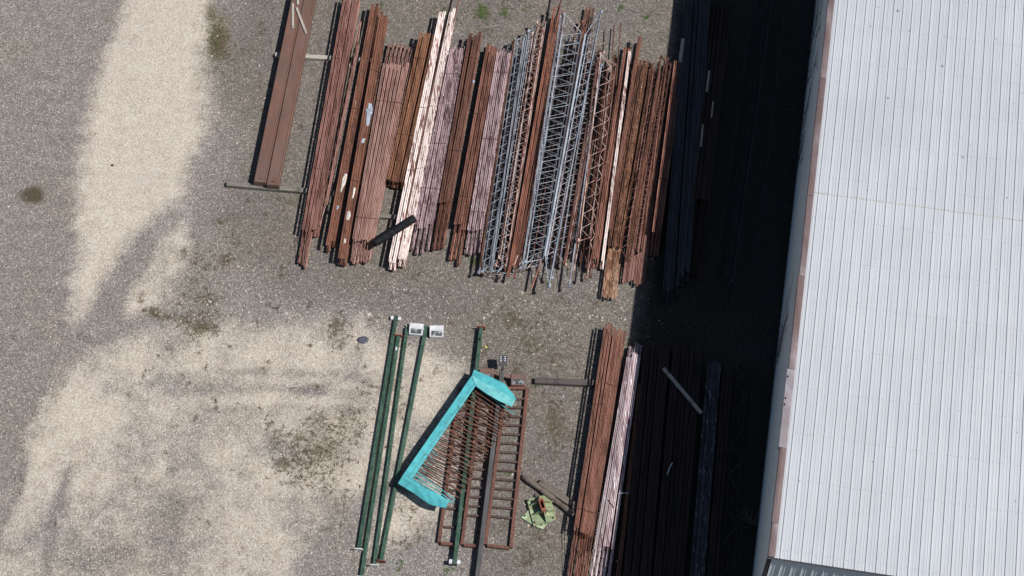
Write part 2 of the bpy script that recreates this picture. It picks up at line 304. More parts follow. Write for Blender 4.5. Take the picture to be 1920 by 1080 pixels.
def ground_mat():
    m = NT('gravel_yard')
    p = m.n('NewGeometry').outputs['Position']
    at_ = lambda nm: m.n('Attribute', attribute_name=nm).outputs['Fac']
    v1 = m.n('TexVoronoi', {'Vector': p, 'Scale': 26.0}); v2 = m.n('TexVoronoi', {'Vector': p, 'Scale': 52.0})
    r1 = m.n('SeparateColor', {0: v1.outputs['Color']}); r2 = m.n('SeparateColor', {0: v2.outputs['Color']})
    nb = m.noise(p, 0.35, 4, 0.55); nm_ = m.noise(p, 2.2, 5, 0.6); nf = m.noise(p, 14.0, 5, 0.7); nff = m.noise(p, 60, 2, 0.6)
    # stones
    def ramp(fac, els):
        nd = m.n('ValToRGB', {0: fac}); cr = nd.color_ramp
        cr.elements[0].position, cr.elements[0].color = els[0][0], (*els[0][1], 1)
        cr.elements[1].position, cr.elements[1].color = els[-1][0], (*els[-1][1], 1)
        for q, c in els[1:-1]:
            e = cr.elements.new(q); e.color = (*c, 1)
        return nd.outputs[0]
    st = m.math('ADD', m.math('MULTIPLY', r1.outputs[0], 0.5), m.math('MULTIPLY', r2.outputs[0], 0.5))
    st = m.math('ADD', m.math('MULTIPLY', st, 0.62), m.math('MULTIPLY', nf, 0.38))
    grey = ramp(st, [(0.26, A(108,104,102,1.1)), (0.42, A(140,135,132,1.1)), (0.54, A(151,146,143,1.1)), (0.66, A(174,168,161,1.1)), (0.78, A(240,234,226,1.1))])
    sandc = ramp(st, [(0.26, A(172,161,144,1.12)), (0.42, A(204,195,181,1.12)), (0.56, A(213,205,193,1.12)), (0.74, A(236,230,219,1.12))])
    gm = m.ss(m.math('ADD', at_('grime'), m.math('MULTIPLY', m.math('SUBTRACT', nm_, 0.5), 0.8)), 0.1, 0.9)
    grey = m.mix(gm, grey, m.mix(1.0, grey, m.mix(m.noise(p, 1.1, 3), A(234,233,232,1), A(219,217,213,1)), 'MULTIPLY'))
    tint = m.mix(m.ss(nb, 0.35, 0.65), A(236,232,232,1), A(255,254,252,1))
    warm = m.mix(m.ss(m.noise(p, 0.22, 3), 0.42, 0.6), A(255,250,250,1), A(255,248,232,1))
    grey = m.mix(1.0, grey, m.mix(1.0, tint, warm, 'MULTIPLY'), 'MULTIPLY')
    g2 = m.map(nm_, 0.25, 0.75, 0.86, 1.16); grey = m.mix(1.0, grey, m.n('CombineColor', {0: g2, 1: g2, 2: g2}).outputs[0], 'MULTIPLY')
    sandc = m.mix(1.0, sandc, m.mix(m.ss(nm_, 0.3, 0.7), A(232,226,222,1), A(255,252,246,1)), 'MULTIPLY')
    sandc = m.mix(m.math('MULTIPLY', m.ss(m.noise(p, 0.8, 4), 0.45, 0.68), 0.25), sandc, A(186,176,168,1.1))
    # sand edge broken up stone by stone
    s = at_('sand')
    s = m.math('ADD', s, m.math('MULTIPLY', m.math('SUBTRACT', nm_, 0.5), m.map(s, 0, 1, 0.35, 0.5)))
    s = m.math('ADD', s, m.math('MULTIPLY', m.math('SUBTRACT', m.noise(p, 0.9, 5, 0.6), 0.5), m.math('MULTIPLY', m.ss(s, 0.0, 0.25), 1.25)))
    s = m.math('ADD', s, m.math('MULTIPLY', m.math('SUBTRACT', nf, 0.5), 0.4))
    s = m.math('ADD', s, m.math('MULTIPLY', m.math('SUBTRACT', r1.outputs[1], 0.5), 0.3))
    c = m.mix(m.ss(s, 0.1, 0.95), grey, sandc)
    c = m.mix(m.math('MULTIPLY', at_('rut'), 0.28), c, A(128,121,116,1.1))
    # dark grit scattered in the pale sand
    c = m.mix(m.math('MULTIPLY', m.ss(m.noise(p, 26, 2, 0.5), 0.68, 0.74), 0.55), c, A(92,84,76))
    # olive moss film
    mo = m.math('ADD', at_('moss'), m.math('MULTIPLY', m.math('SUBTRACT', nm_, 0.5), 0.9))
    mo = m.math('MULTIPLY', mo, m.map(nf, 0.3, 0.62, 0.35, 1.25))
    mo = m.math('MULTIPLY', m.ss(mo, 0.18, 0.85), m.math('MULTIPLY', m.ss(at_('moss'), 0.02, 0.2), 0.82))
    c = m.mix(mo, c, m.mix(r2.outputs[1], A(84,80,54), A(112,104,78)))
    # brown weed and litter patches
    n6 = m.noise(p, 6.5, 5, 0.68)
    we = m.math('ADD', m.math('MULTIPLY', at_('weed'), 0.9), m.math('MULTIPLY', m.math('SUBTRACT', n6, 0.5), 2.1))
    we = m.math('ADD', we, m.math('MULTIPLY', m.math('SUBTRACT', nf, 0.5), 1.5))
    we = m.math('MULTIPLY', m.ss(we, 0.3, 0.85), m.math('MULTIPLY', m.ss(at_('weed'), 0.03, 0.3), 0.8))
    c = m.mix(we, c, m.mix(nff, A(72,63,48), A(104,93,72)))
    # oily round stain
    dk = m.math('ADD', at_('dark'), m.math('MULTIPLY', m.math('SUBTRACT', nm_, 0.5), 0.35))
    c = m.mix(m.math('MULTIPLY', m.ss(dk, 0.08, 0.95), 0.85), c, A(80,68,50))
    # darkening painted in where the building's shade falls
    so = m.math('ADD', at_('shade_tone'), m.math('MULTIPLY', m.math('SUBTRACT', nm_, 0.5), 0.7))
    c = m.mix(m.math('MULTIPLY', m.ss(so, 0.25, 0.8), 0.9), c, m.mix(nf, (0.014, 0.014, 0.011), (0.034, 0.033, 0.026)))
    m.put(m.p.inputs['Base Color'], c); m.p.inputs['Roughness'].default_value = 0.95
    m.p.inputs['Specular IOR Level'].default_value = 0.15
    h = m.math('ADD', m.math('MULTIPLY', v1.outputs['Distance'], 0.8), m.math('MULTIPLY', nf, 0.8))
    m.put(m.p.inputs['Normal'], m.n('Bump', {'Height': h, 'Strength': 0.55, 'Distance': 0.02}).outputs[0])
    return m.m
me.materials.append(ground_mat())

# ------------------------------------------------------------------ weeds, grass, pebbles (too many to count)
def leaf_mat(name, c1, c2):
    m = NT(name); p = m.n('NewGeometry').outputs['Position']
    m.put(m.p.inputs['Base Color'], m.mix(m.noise(p, 9, 3), c1, c2)); m.p.inputs['Roughness'].default_value = 0.8
    return m.m
def creepers(name, spots, per, mat, label, rad, wd, up):
    b = MB()
    for x, y, rx, ry, amt in spots:
        c = at(x, y); k = max(1, int(per*amt*rx*ry/200))
        for _ in range(k):
            px, py = c.x+random.gauss(0, rx/54*0.6), c.y+random.gauss(0, ry/47*0.6)
            for s_ in range(random.randint(3, 7)):
                a = random.uniform(0, 6.28); L = random.uniform(0.4, 1.0)*rad; q = Vector((px, py, 0.006)); n = 3
                pts = [q.copy()]
                for j in range(n):
                    a += random.uniform(-0.6, 0.6)
                    q = q+Vector((math.cos(a)*L/n, math.sin(a)*L/n, random.uniform(0.3, 1)*up*(1 if j < 2 else -0.6)))
                    pts.append(q.copy())
                vs = []
                for j, t in enumerate(pts):
                    ww = wd*(1-j/(n+0.6))*random.uniform(0.7, 1.2)/2
                    vs += [t+Vector((-math.sin(a)*ww, math.cos(a)*ww, 0)), t-Vector((-math.sin(a)*ww, math.cos(a)*ww, 0))]
                b.add(vs, [[2*j, 2*j+1, 2*j+3, 2*j+2] for j in range(n)])
    o = bpy.data.objects.new(name, b.mesh(name, mat)); COL.objects.link(o); o['kind'] = 'stuff'; o['label'] = label; o['category'] = 'weeds'
creepers('dry_weeds', [q for q in WEEDS if q[4] > 0.38 and q[0] < 1100], 3.0, leaf_mat('dry_weed', A(80,70,52), A(108,96,72)), 'brown dry creeping weeds scattered over the gravel yard', 0.16, 0.02, 0.012)
creepers('green_grass', [(905,22,16,20,2),(944,26,9,8,2.4),(832,24,16,20,.5),(950,12,10,12,.6),(716,10,6,6,2.6),(985,10,8,10,.6),(1164,15,6,7,3),(1212,33,8,6,2.6),(890,488,10,8,.8),(905,513,8,6,.8),(1026,532,6,5,1.5),(540,375,24,5,.5),(752,1055,6,9,1.6),(846,1072,12,7,1.2),(405,75,16,40,.35),(490,52,14,12,.5),(1002,722,7,6,1.2),(955,893,6,9,1),(1005,640,14,12,.4),(510,789,4,4,2),(556,820,4,4,1.5)], 16, leaf_mat('green_blade', A(70,98,44), A(104,126,66)), 'small green grass tufts sprouting between the gravel stones', 0.13, 0.022, 0.03)
creepers('shaded_grass', [(1478,560+18*i,16,14,.7) for i in range(-10, 8)]+[(1440,620,40,22,.6),(1420,590,30,20,.5),(1455,700,24,30,.6),(1462,60,22,60,.5),(1470,180,20,60,.5),(1465,300,20,60,.5),(1300,610,70,18,.3)], 9, leaf_mat('dull_blade', A(62,66,44), A(92,88,64)), 'dull long grass growing in the shade at the foot of the building', 0.3, 0.02, 0.05)
pb = MB()
for _ in range(5200):
    x, y = random.uniform(-20, 5.5), random.uniform(-12.5, 14.5); s_ = random.choice((0.008, 0.01, 0.012, 0.014, 0.016, 0.018, 0.022, 0.022, 0.03, 0.042))*random.uniform(0.8, 1.3)
    if random.random() < 0.35: x = random.uniform(-12, 4); y = random.gauss(-1.2, 1.2)
    vs = [Vector((x+dx*s_*random.uniform(0.7, 1.3), y+dy*s_*random.uniform(0.7, 1.3), dz*s_+0.003)) for dx, dy, dz in ((1, 0, 0), (0, 1, 0), (-1, 0, 0), (0, -1, 0), (0, 0, 0.8))]
    pb.add(vs, [[0, 1, 4], [1, 2, 4], [2, 3, 4], [3, 0, 4]])
pm = painted('pebble', A(214,206,194), A(176,168,158), 0.45, along=(3, 3, 3), scale=3, rough=0.85, vary=0)
o = bpy.data.objects.new('pebbles', pb.mesh('pebbles', pm)); COL.objects.link(o); o['kind'] = 'stuff'; o['label'] = 'pale loose pebbles scattered over the gravel'; o['category'] = 'pebbles'
sm = MB(); c = at(211, 310)
ring = [Vector((c.x+0.06*math.cos(a)*random.uniform(.8, 1.2), c.y+0.06*math.sin(a)*random.uniform(.8, 1.2), 0)) for a in np.linspace(0, 6.28, 8)[:-1]]
sm.add(ring+[v*1+(Vector((c.x, c.y, 0))-v)*0.35+Z*0.05 for v in ring]+[Vector((c.x, c.y, 0.065))], [[i, (i+1) % 7, 7+(i+1) % 7, 7+i] for i in range(7)]+[[7+i, 7+(i+1) % 7, 14] for i in range(7)])
tag(sm.obj('stone', M['wood_dark'], None, c), 'dark fist sized stone lying alone on the pale sandy track', 'stone')

# ------------------------------------------------------------------ steel joists
def chord(b, P0, P1, other, leg, gap, t=0.007):
    a = (P1-P0).normalized(); wv = (other-P0); wv = (wv-a*wv.dot(a)).normalized(); s = a.cross(wv)
    for sg in (1, -1):
        pr = [(sg*gap/2, 0), (sg*(gap/2+leg), 0), (sg*(gap/2+leg), t), (sg*(gap/2+t), t), (sg*(gap/2+t), leg), (sg*gap/2, leg)]
        b.prism(pr, P0, P1, s, wv)
    return wv
def joist(A0, A1, B0, B1, mat, label, group, leg=0.042, gap=0.014, panel=0.3, rod=0.009, web_mat=None, seats=True, cat='joist', phase=0.0):
    """open web joist: long chord A, short chord B, bent rod web, end seats; returns the empty"""
    O = (A0+A1)/2; O = Vector((O.x, O.y, min(A0.z, A1.z)-0.05))
    t = empty('bar_joist', O, label, cat, group)
    c1 = MB(); wv = chord(c1, A0, A1, B0, leg, gap); c1.obj('long_chord', mat, t, O)
    c2 = MB(); chord(c2, B0, B1, A0, leg, gap); c2.obj('short_chord', mat, t, O)
    dA = (A1-A0); dB = (B1-B0); LB = dB.length; n = max(4, int(LB/panel)); n += n % 2
    pts = [A0+dA.normalized()*0.06+wv*leg*0.4, B0-wv*leg*0.5]
    for i in range(1, n):
        fr = (i+(phase if 1 < i < n-1 else 0))/n; pb_ = B0+dB*fr
        if i % 2 == 0: pts.append(pb_-wv*leg*0.5)
        else:
            s = (pb_-A0).dot(dA.normalized()); pts.append(A0+dA.normalized()*s+wv*leg*0.5)
    pts += [B1-wv*leg*0.5, A1-dA.normalized()*0.06+wv*leg*0.4]
    wb = MB(); wb.tube(pts, rod, 5); wb.obj('web', web_mat or mat, t, O)
    if seats:
        a = dA.normalized()
        for P, sg in ((A0, 1), (A1, -1)):
            sb = MB(); q = P+a*sg*0.01-wv*0.026
            sb.bar(q, q+a*sg*0.12, 2*leg+gap-0.004, 0.05, wv); sb.obj('bearing_seat', mat, t, O)
    return t
def copy_thing(src, loc, rz):
    r = src.copy(); COL.objects.link(r); r.location = loc; r.rotation_euler = (0, 0, rz)
    for ch in src.children:
        c = ch.copy(); COL.objects.link(c); c.parent = r; c.matrix_parent_inverse = Matrix()
    r.scale = (1, 1+random.gauss(0, 0.007), 1)
    return r
def bundle(n, TL, TR, BL, BR, mat, label, group, ext_t=0.1, ext_b=0.1, z0=0.19, depth=0.36, panel=0.3, jit=0.06, leg=None, ties=(), web_mat=None, tie_label=None):
    """n joists side by side, upside down: long chords on the dunnage, short chords on top"""
    zu = z0+depth; T0, T1, B0, B1 = at(*TL, zu), at(*TR, zu), at(*BL, zu), at(*BR, zu)
    sp = ((T1-T0).length+(B1-B0).length)/2/n
    gp = min(0.02, sp*0.13); lg = leg or min(0.062, (sp*0.75-gp)/2)
    src = None
    for i in range(n):
        f = (i+0.5)/n
        P, Q = T0.lerp(T1, f), B0.lerp(B1, f)
        if src is None:
            a = (P-Q).normalized(); dz = Vector((0, 0, -depth))
            src = joist(Q-a*ext_b+dz, P+a*ext_t+dz, Q, P, mat, label, group, leg=lg, gap=gp, panel=panel, web_mat=web_mat)
            ang0 = math.atan2(a.y, a.x); mid0 = (P+Q)/2; off = src.location-Vector((mid0.x, mid0.y, 0))
        else:
            ang = math.atan2((P-Q).y, (P-Q).x)-ang0+random.gauss(0, 0.0008)
            mid = (P+Q)/2; a = (P-Q).normalized()
            o_ = Matrix.Rotation(ang, 3, 'Z') @ off
            l = Vector((mid.x, mid.y, 0))+o_+a*random.gauss(0, jit)+Vector((random.gauss(0, 0.008), 0, random.gauss(0, 0.011)))
            copy_thing(src, l, ang)
    for k, f in enumerate(ties):
        l, r = B0.lerp(T0, f), B1.lerp(T1, f)
        d = (r-l).normalized(); l = l-d*0.012; r = r+d*0.012
        tb = MB(); up = Z*0.012
        pts = [l-Z*0.30, l-Z*0.03, l+up]+[l.lerp(r, q)+up+Z*random.uniform(0, 0.006) for q in (0.2, 0.4, 0.6, 0.8)]+[r+up, r-Z*0.03, r-Z*0.30]
        tb.tube(pts, 0.0085, 5)
        o = tb.obj('tie_wire', M['wire'], None, (l+r)/2)
        where = {1: ['strapped around the middle of'], 2: ['near the lower end of', 'near the upper end of'], 3: ['near the lower end of', 'around the middle of', 'near the upper end of']}[len(ties)][k]
        tag(o, 'thin dark tie wire '+where+' '+(tie_label or 'the bundle'), 'tie wire')
    return src

G = 'joists bundled '
# --- upper row, left to right
bundle(3, (644,-8), (661,-8), (565,430), (584,432), M['primer_pink'], 'pinkish brown joist in the leftmost bundle of the upper row, lower ends fanning out', G+'at the left end of the upper row', 0.4, 1.15, jit=0.06, ties=(0.25, 0.72), tie_label='the leftmost joist bundle')
bundle(2, (662,-6), (673,4), (585,430), (597,432), M['primer_pink'], 'pinkish brown steel joist with blunt ends against the right side of the leftmost bundle', G+'beside the leftmost bundle', 0.1, 0.08)
joist(at(599,424,0.34), at(676,40,0.34), at(612,383,0.56), at(672,86,0.56), M['primer_pink'], 'single mauve joist tipped on its side right of the leftmost bundle, pale zigzag showing', None, web_mat=M['pale_rusty'], leg=0.038, panel=0.28)
bundle(2, (696,8), (710,9), (609,459), (629,462), M['primer_flecked'], 'rust brown joist in the narrow bundle between the leftmost and the white flecked bundle', G+'in the narrow second bundle', 0.05, 0.05, ties=(0.55,), tie_label='the narrow second bundle')
bundle(2, (712,20), (728,26), (632,483), (651,487), M['primer_flecked'], 'white flecked rust brown joist in the bundle left of the widest one', G+'left of the widest bundle', 0.1, 0.06, ties=(0.3, 0.75), tie_label='the white flecked bundle')
bundle(7, (717,118), (768,124), (660,448), (699,452), M['primer_wide'], 'smooth pinkish brown joist in the widest bundle, bare long ends at both ends', G+'in the widest bundle', 1.15, 0.7, ties=(0.12, 0.78), tie_label='the widest bundle')
bundle(4, (786,60), (818,64), (725,336), (756,340), M['rust_orange'], 'orange rusted joist in the short bundle right of the widest one', G+'in the short orange bundle', 0.04, 0.04, ties=(0.3, 0.82), tie_label='the short orange bundle')
bundle(2, (823,22), (837,22), (727,490), (742,494), M['white_worn'], 'worn white painted joist in the left half of the whitest bundle', G+'in the left white half', 0.04, 0.1, ties=(0.35, 0.6), tie_label='the left white bundle')
bundle(1, (836,44), (842,44), (741,480), (747,480), M['brown_dark'], 'single brown joist squeezed between the two white painted halves', None, 0.04, 0.1, depth=0.33)
bundle(2, (842,22), (856,22), (745,486), (761,484), M['white_worn'], 'worn white painted joist in the right half of the whitest bundle', G+'in the right white half', 0.04, 0.1, ties=(0.35, 0.6), tie_label='the right white bundle')
bundle(4, (844,92), (869,90), (775,420), (812,424), M['mauve_worn'], 'mottled mauve grey joist right beside the whitest bundle, dark fanned lower ends', G+'in the darker mauve bundle', 0.35, 0.85, ties=(0.2, 0.45, 0.85), tie_label='the darker mauve bundle')
bundle(3, (878,62), (904,64), (822,380), (846,382), M['brown_dark'], 'dark brown joist in the bundle between the mauve bundle and the smooth brown one', G+'in the dark brown bundle', 0.1, 1.75, ties=(0.3, 0.85), tie_label='the dark brown bundle', jit=0.08)
bundle(3, (912,82), (933,84), (850,420), (874,424), M['brown_warm'], 'smooth warm brown joist in the bundle left of the second mauve one', G+'in the warm brown bundle', 0.2, 1.25, ties=(0.15, 0.6), tie_label='the warm brown bundle', jit=0.06)
bundle(4, (931,97), (958,97), (875,431), (906,434), M['mauve_pale'], 'pale mauve joist in the mottled bundle left of the grey trusses', G+'in the pale mauve bundle', 0.35, 0.75, ties=(0.1, 0.5, 0.88), tie_label='the pale mauve bundle')
bundle(1, (962,74), (967,74), (898,500), (903,500), M['rust_deep'], 'lone rusty brown joist standing between the pale mauve bundle and the grey trusses', None, 0.1, 0.1)
# --- tangle of open trusses in the middle
def flat(a0, a1, b0, b1, za, zb, mat, label, group=None, **k):
    """truss lying over on its side; each end as (x, y) survey marks, a = long chord, 0 = lower end in the picture"""
    return joist(at(*a0, za), at(*a1, za), at(*b0, zb), at(*b1, zb), mat, label, group, **k)
flat((898,514), (967,74), (917,500), (988,66), 0.50, 0.60, M['grey_steel'], 'light grey truss on its side, leftmost of the grey ones, square lower end', leg=0.03, panel=0.2, rod=0.013)
flat((920,508), (984,64), (905,489), (973,92), 0.62, 0.34, M['grey_steel'], 'grey steel truss tilted over the leftmost grey one with dense zigzag rods', leg=0.032, panel=0.2, rod=0.01)
flat((936,486), (1009,40), (949,500), (1020,52), 0.58, 0.5, M['pale_rusty'], 'whitish rusty truss between the leftmost grey truss and the red brown bars', leg=0.03, panel=0.22, rod=0.012, web_mat=M['pale_rusty'])
flat((947,510), (1016,56), (936,470), (1004,80), 0.46, 0.22, M['brown_dark'], 'dark red brown truss sunk beneath the whitish rusty truss', leg=0.035, panel=0.22)
flat((953,520), (1040,14), (959,500), (1040,30), 0.62, 0.25, M['brown_red'], 'bright red brown joist, left of the close pair beside the large grey truss', leg=0.04)
flat((962,500), (1049,10), (966,480), (1048,30), 0.60, 0.25, M['brown_red'], 'bright red brown joist, right of the close pair beside the large grey truss', leg=0.04)
flat((964,522), (1056,22), (974,490), (1056,50), 0.56, 0.22, M['brown_dark'], 'brown joist tight against the dark side of the large grey truss', leg=0.035)
flat((986,494), (1059,24), (1019,486), (1091,62), 0.74, 0.74, M['grey_steel'], 'large light grey truss lying flat, left one of the two topmost', leg=0.034, panel=0.235, rod=0.0145, web_mat=M['blue_steel'])
flat((980,498), (1052,30), (984,470), (1056,60), 0.72, 0.3, M['grey_steel'], 'grey joist standing on edge against the left topmost grey truss', leg=0.022, panel=0.3, rod=0.012)
flat((977,506), (1052,34), (1012,498), (1084,66), 0.52, 0.62, M['grey_steel'], 'grey truss lying directly under the left topmost grey truss, rods crossing', leg=0.034, panel=0.225, rod=0.015, phase=0.5)
flat((1029,540), (1128,20), (1021,480), (1097,64), 0.78, 0.72, M['blue_steel'], 'large bluish white truss with the widest shiny chord, right one of the two topmost', leg=0.05, panel=0.24, rod=0.0145)
flat((1034,524), (1122,44), (1024,486), (1102,70), 0.5, 0.58, M['grey_steel'], 'grey truss hidden beneath the wide shiny chord, its rods crossing', leg=0.034, panel=0.23, rod=0.015, phase=0.5, web_mat=M['grey_steel'])
flat((1060,500), (1132,96), (1040,470), (1108,70), 0.4, 0.32, M['pale_rusty'], 'pale orange rusty truss under the right topmost grey truss', leg=0.03, panel=0.22, rod=0.014)
flat((1010,492), (1092,38), (1000,470), (1078,60), 0.3, 0.3, M['brown_dark'], 'brown truss deep under the left topmost grey truss', leg=0.03, panel=0.22, rod=0.013, web_mat=M['pale_rusty'])
flat((1067,540), (1128,120), (1050,486), (1112,96), 0.5, 0.25, M['grey_steel'], 'thin grey truss with whitish forked lower end right of the shiny chord', leg=0.03, panel=0.3, web_mat=M['grey_steel'])
flat((1058,497), (1122,108), (1066,480), (1126,130), 0.42, 0.2, M['primer_pink'], 'dull brown joist in the gap right of the wide shiny chord', leg=0.03)
flat((1086,454), (1126,98), (1106,446), (1147,128), 0.68, 0.62, M['pale_rusty'], 'pinkish truss with one bold open zigzag right of the shiny chord', leg=0.026, panel=0.3, rod=0.013)
flat((1099,524), (1140,112), (1112,470), (1156,120), 0.56, 0.5, M['primer_pink'], 'brown truss with a second open zigzag right of the pinkish one', leg=0.03, panel=0.31, rod=0.012, web_mat=M['pale_rusty'])
flat((1106,522), (1152,104), (1094,470), (1138,130), 0.42, 0.3, M['brown_dark'], 'dark brown truss beneath the two open zigzags', leg=0.03, panel=0.28, rod=0.01)
bundle(13, (968,100), (1128,120), (906,480), (1064,480), M['shade_tinted_brown'], 'added dark joist deepening the shade at the very bottom of the tangle', G+'added for darkness at the bottom of the tangle', 0.1, 0.1, z0=0.1, depth=0.12, jit=0.2, leg=0.03)  # dark filler joists, added to blacken the gaps under the trusses
bundle(9, (1132,124), (1256,130), (1068,482), (1198,476), M['brown_dark'], 'added dark brown joist deepening the gaps between the open zigzags and the shadow edge', G+'added for darkness at the bottom near the shadow edge', 0.1, 0.1, z0=0.1, depth=0.14, jit=0.2, leg=0.03)  # second filler layer, added for darkness between the open trusses
flat((905,512), (972,80), (924,500), (993,84), 0.42, 0.46, M['grey_steel'], 'grey truss just under the leftmost grey truss, second layer of zigzag rods', leg=0.026, panel=0.23, rod=0.013, phase=0.5)
flat((921,512), (992,56), (940,506), (1006,52), 0.50, 0.40, M['grey_steel'], 'grey truss bridging the dark gap right of the leftmost grey truss', leg=0.026, panel=0.25, rod=0.013, web_mat=M['blue_steel'])
flat((930,500), (1000,60), (951,505), (1024,40), 0.44, 0.48, M['pale_rusty'], 'pale rusty truss below the whitish one, between grey and red brown steel', leg=0.026, panel=0.24, rod=0.012)
for k in range(11):
    x0 = random.uniform(915, 1020); y0 = 505-0.12*(x0-960)+random.uniform(-14, 12); a_ = random.uniform(-0.6, 0.6)-0.2
    L_ = random.uniform(12, 26); z_ = random.uniform(0.3, 0.6)
    b = MB(); p0, p1 = at(x0, y0, z_), at(x0+L_*math.cos(a_*2), y0+L_*math.sin(a_*2), z_+random.uniform(-.15, .1)); b.tube([p0, p1], 0.015, 6)
    tag(b.obj('steel_rod', M['blue_steel'] if k % 3 else M['pale_rusty'], None, (p0+p1)/2), 'short loose rod in the jumble at the lower ends of the grey trusses', 'rod', 'loose rods among the grey trusses')
# --- right end of the upper row
bundle(2, (1168,92), (1184,92), (1110,486), (1122,486), M['brown_warm'], 'brown joist in the loose pair left of the dark gap and the white edged joist', G+'in the loose pair near the white edged joist', 0.3, 0.2, depth=0.30, jit=0.15)
bundle(2, (1196,68), (1206,68), (1138,430), (1147,430), M['brown_warm'], 'brown joist of the pair reaching furthest up right of the open zigzags', G+'in the tall pair', 0.05, 0.1, depth=0.38)
bundle(1, (1178,96), (1184,96), (1126,489), (1134,489), M['white_worn'], 'white edged joist between the dark gap and the dark rusty bundle', None, 0.1, 0.1, depth=0.42)
bundle(3, (1198,112), (1219,112), (1138,460), (1160,462), M['rust_deep'], 'dark flaky rusty joist in the tight trio right of the white edged joist', G+'in the dark flaky trio', 0.1, 0.3, depth=0.36)
flat((1176,490), (1240,104), (1163,466), (1224,118), 0.6, 0.42, M['rust_deep'], 'rusty dark truss leaning left, thin grey rods showing beside the dark flaky trio', web_mat=M['brown_warm'], leg=0.036, panel=0.2)
flat((1180,488), (1247,108), (1203,474), (1259,120), 0.62, 0.5, M['rust_deep'], 'rusty dark truss leaning right, thin rods showing toward the shadow', web_mat=M['brown_warm'], leg=0.036, panel=0.2)
flat((1200,474), (1252,108), (1186,450), (1236,125), 0.42, 0.3, M['brown_dark'], 'brown truss sunk below the two leaning rusty ones', leg=0.03, panel=0.2)
bundle(3, (1264,112), (1281,122), (1222,434), (1240,438), M['brown_warm'], 'brown joist in the last sunlit group of the upper row, at the shadow edge', G+'at the shadow edge of the upper row', 0.1, 0.75, jit=0.12, ties=(0.3, 0.8), tie_label='the last sunlit group')
def angles(n, TL, TR, BL, BR, z, mat, label, group, leg=0.04):
    src = None
    T0, T1, B0, B1 = at(*TL, z), at(*TR, z), at(*BL, z), at(*BR, z)
    for i in range(n):
        f = (i+0.5)/n; P, Q = T0.lerp(T1, f), B0.lerp(B1, f); mid = (P+Q)/2
        if src is None:
            b = MB(); d = (P-Q).normalized(); chord(b, Q, P, Q-Z, leg, 0.012); o = b.obj('angle_bar', mat, None, mid); ang0 = math.atan2(d.y, d.x); src = o
        else:
            o = src.copy(); COL.objects.link(o); d = P-Q; o.location = mid+d.normalized()*random.gauss(0, 0.05)+Z*random.gauss(0, 0.008); o.rotation_euler = (0, 0, math.atan2(d.y, d.x)-ang0)
        tag(o, label, 'steel bar', group)
angles(8, (1217,130), (1256,130), (1166,530), (1208,536), 0.22, M['primer_pink'], 'pinkish brown double angle bar in the flat layer under the two leaning rusty trusses', 'angle bars under the leaning trusses', 0.033)
angles(6, (1185,130), (1208,130), (1128,556), (1156,562), 0.26, M['rust_pale'], 'pale orange rusted double angle bar sticking out lowest beneath the white edged joist', 'angle bars sticking out lowest', 0.029)
angles(3, (1098,14), (1116,14), (1020,480), (1038,480), 0.2, M['brown_dark'], 'dark brown double angle bar on the bottom layer under the topmost grey trusses', 'angle bars under the grey trusses')
def rod_thing(p0, p1, r, mat, label, name='steel_rod', cat='rod'):
    b = MB(); b.tube([p0, p1], r, 8); tag(b.obj(name, mat, None, (p0+p1)/2), label, cat)
rod_thing(at(1040,60,0.66), at(1056,-20,0.66), 0.03, M['brown_warm'], 'reddish rod poking out of the top photo edge above the red brown pair')
rod_thing(at(846,60,0.5), at(864,-14,0.5), 0.03, M['brown_dark'], 'brown rod poking out above the whitest bundle', )
rod_thing(at(1145,160,0.5), at(1151,48,0.5), 0.02, M['brown_dark'], 'thin rusty rod, left of the two poking up above the open zigzags')
rod_thing(at(1155,160,0.5), at(1164,43,0.5), 0.02, M['brown_dark'], 'thin rusty rod, right of the two poking up above the open zigzags')
rod_thing(at(996,542,0.3), at(1015,488,0.56), 0.035, M['brown_warm'], 'short slanting red brown strut at the lower end of the large grey truss')
rod_thing(at(1075,512,0.3), at(1086,454,0.6), 0.014, M['pale_rusty'], 'bent pinkish rod hanging from the lower end of the open zigzag truss')
# --- lower row, sunlit
bundle(3, (1133,608), (1149,610), (1075,994), (1090,996), M['brown_warm'], 'brown joist in the left strip of the sunlit lower bundle beside the grey wooden sleeper', G+'in the left strip of the lower row', 0.08, 1.6, z0=0.22, depth=0.38, ties=(0.1, 0.6), tie_label='the narrow lower strip', jit=0.05)
bundle(5, (1151,614), (1174,626), (1091,998), (1114,1003), M['brown_warm'], 'brown joist in the wider strip of the sunlit lower bundle beside the pink white one', G+'in the wider strip of the lower row', 0.08, 1.6, z0=0.22, depth=0.38, ties=(0.1, 0.72), tie_label='the wider lower strip', jit=0.05)
bundle(5, (1175,670), (1202,664), (1112,1030), (1152,1032), M['pink_white'], 'shiny pinkish white joist in the lower bundle along the shadow edge', G+'in the pinkish white lower bundle', 0.6, 0.95, z0=0.2, depth=0.36, ties=(), jit=0.06)
bundle(2, (1196,720), (1204,720), (1152,1100), (1162,1100), M['rust_orange'], 'orange brown joist half in shadow right of the pinkish white lower bundle', G+'half in shadow', 0.1, 0.1, z0=0.16, depth=0.34)
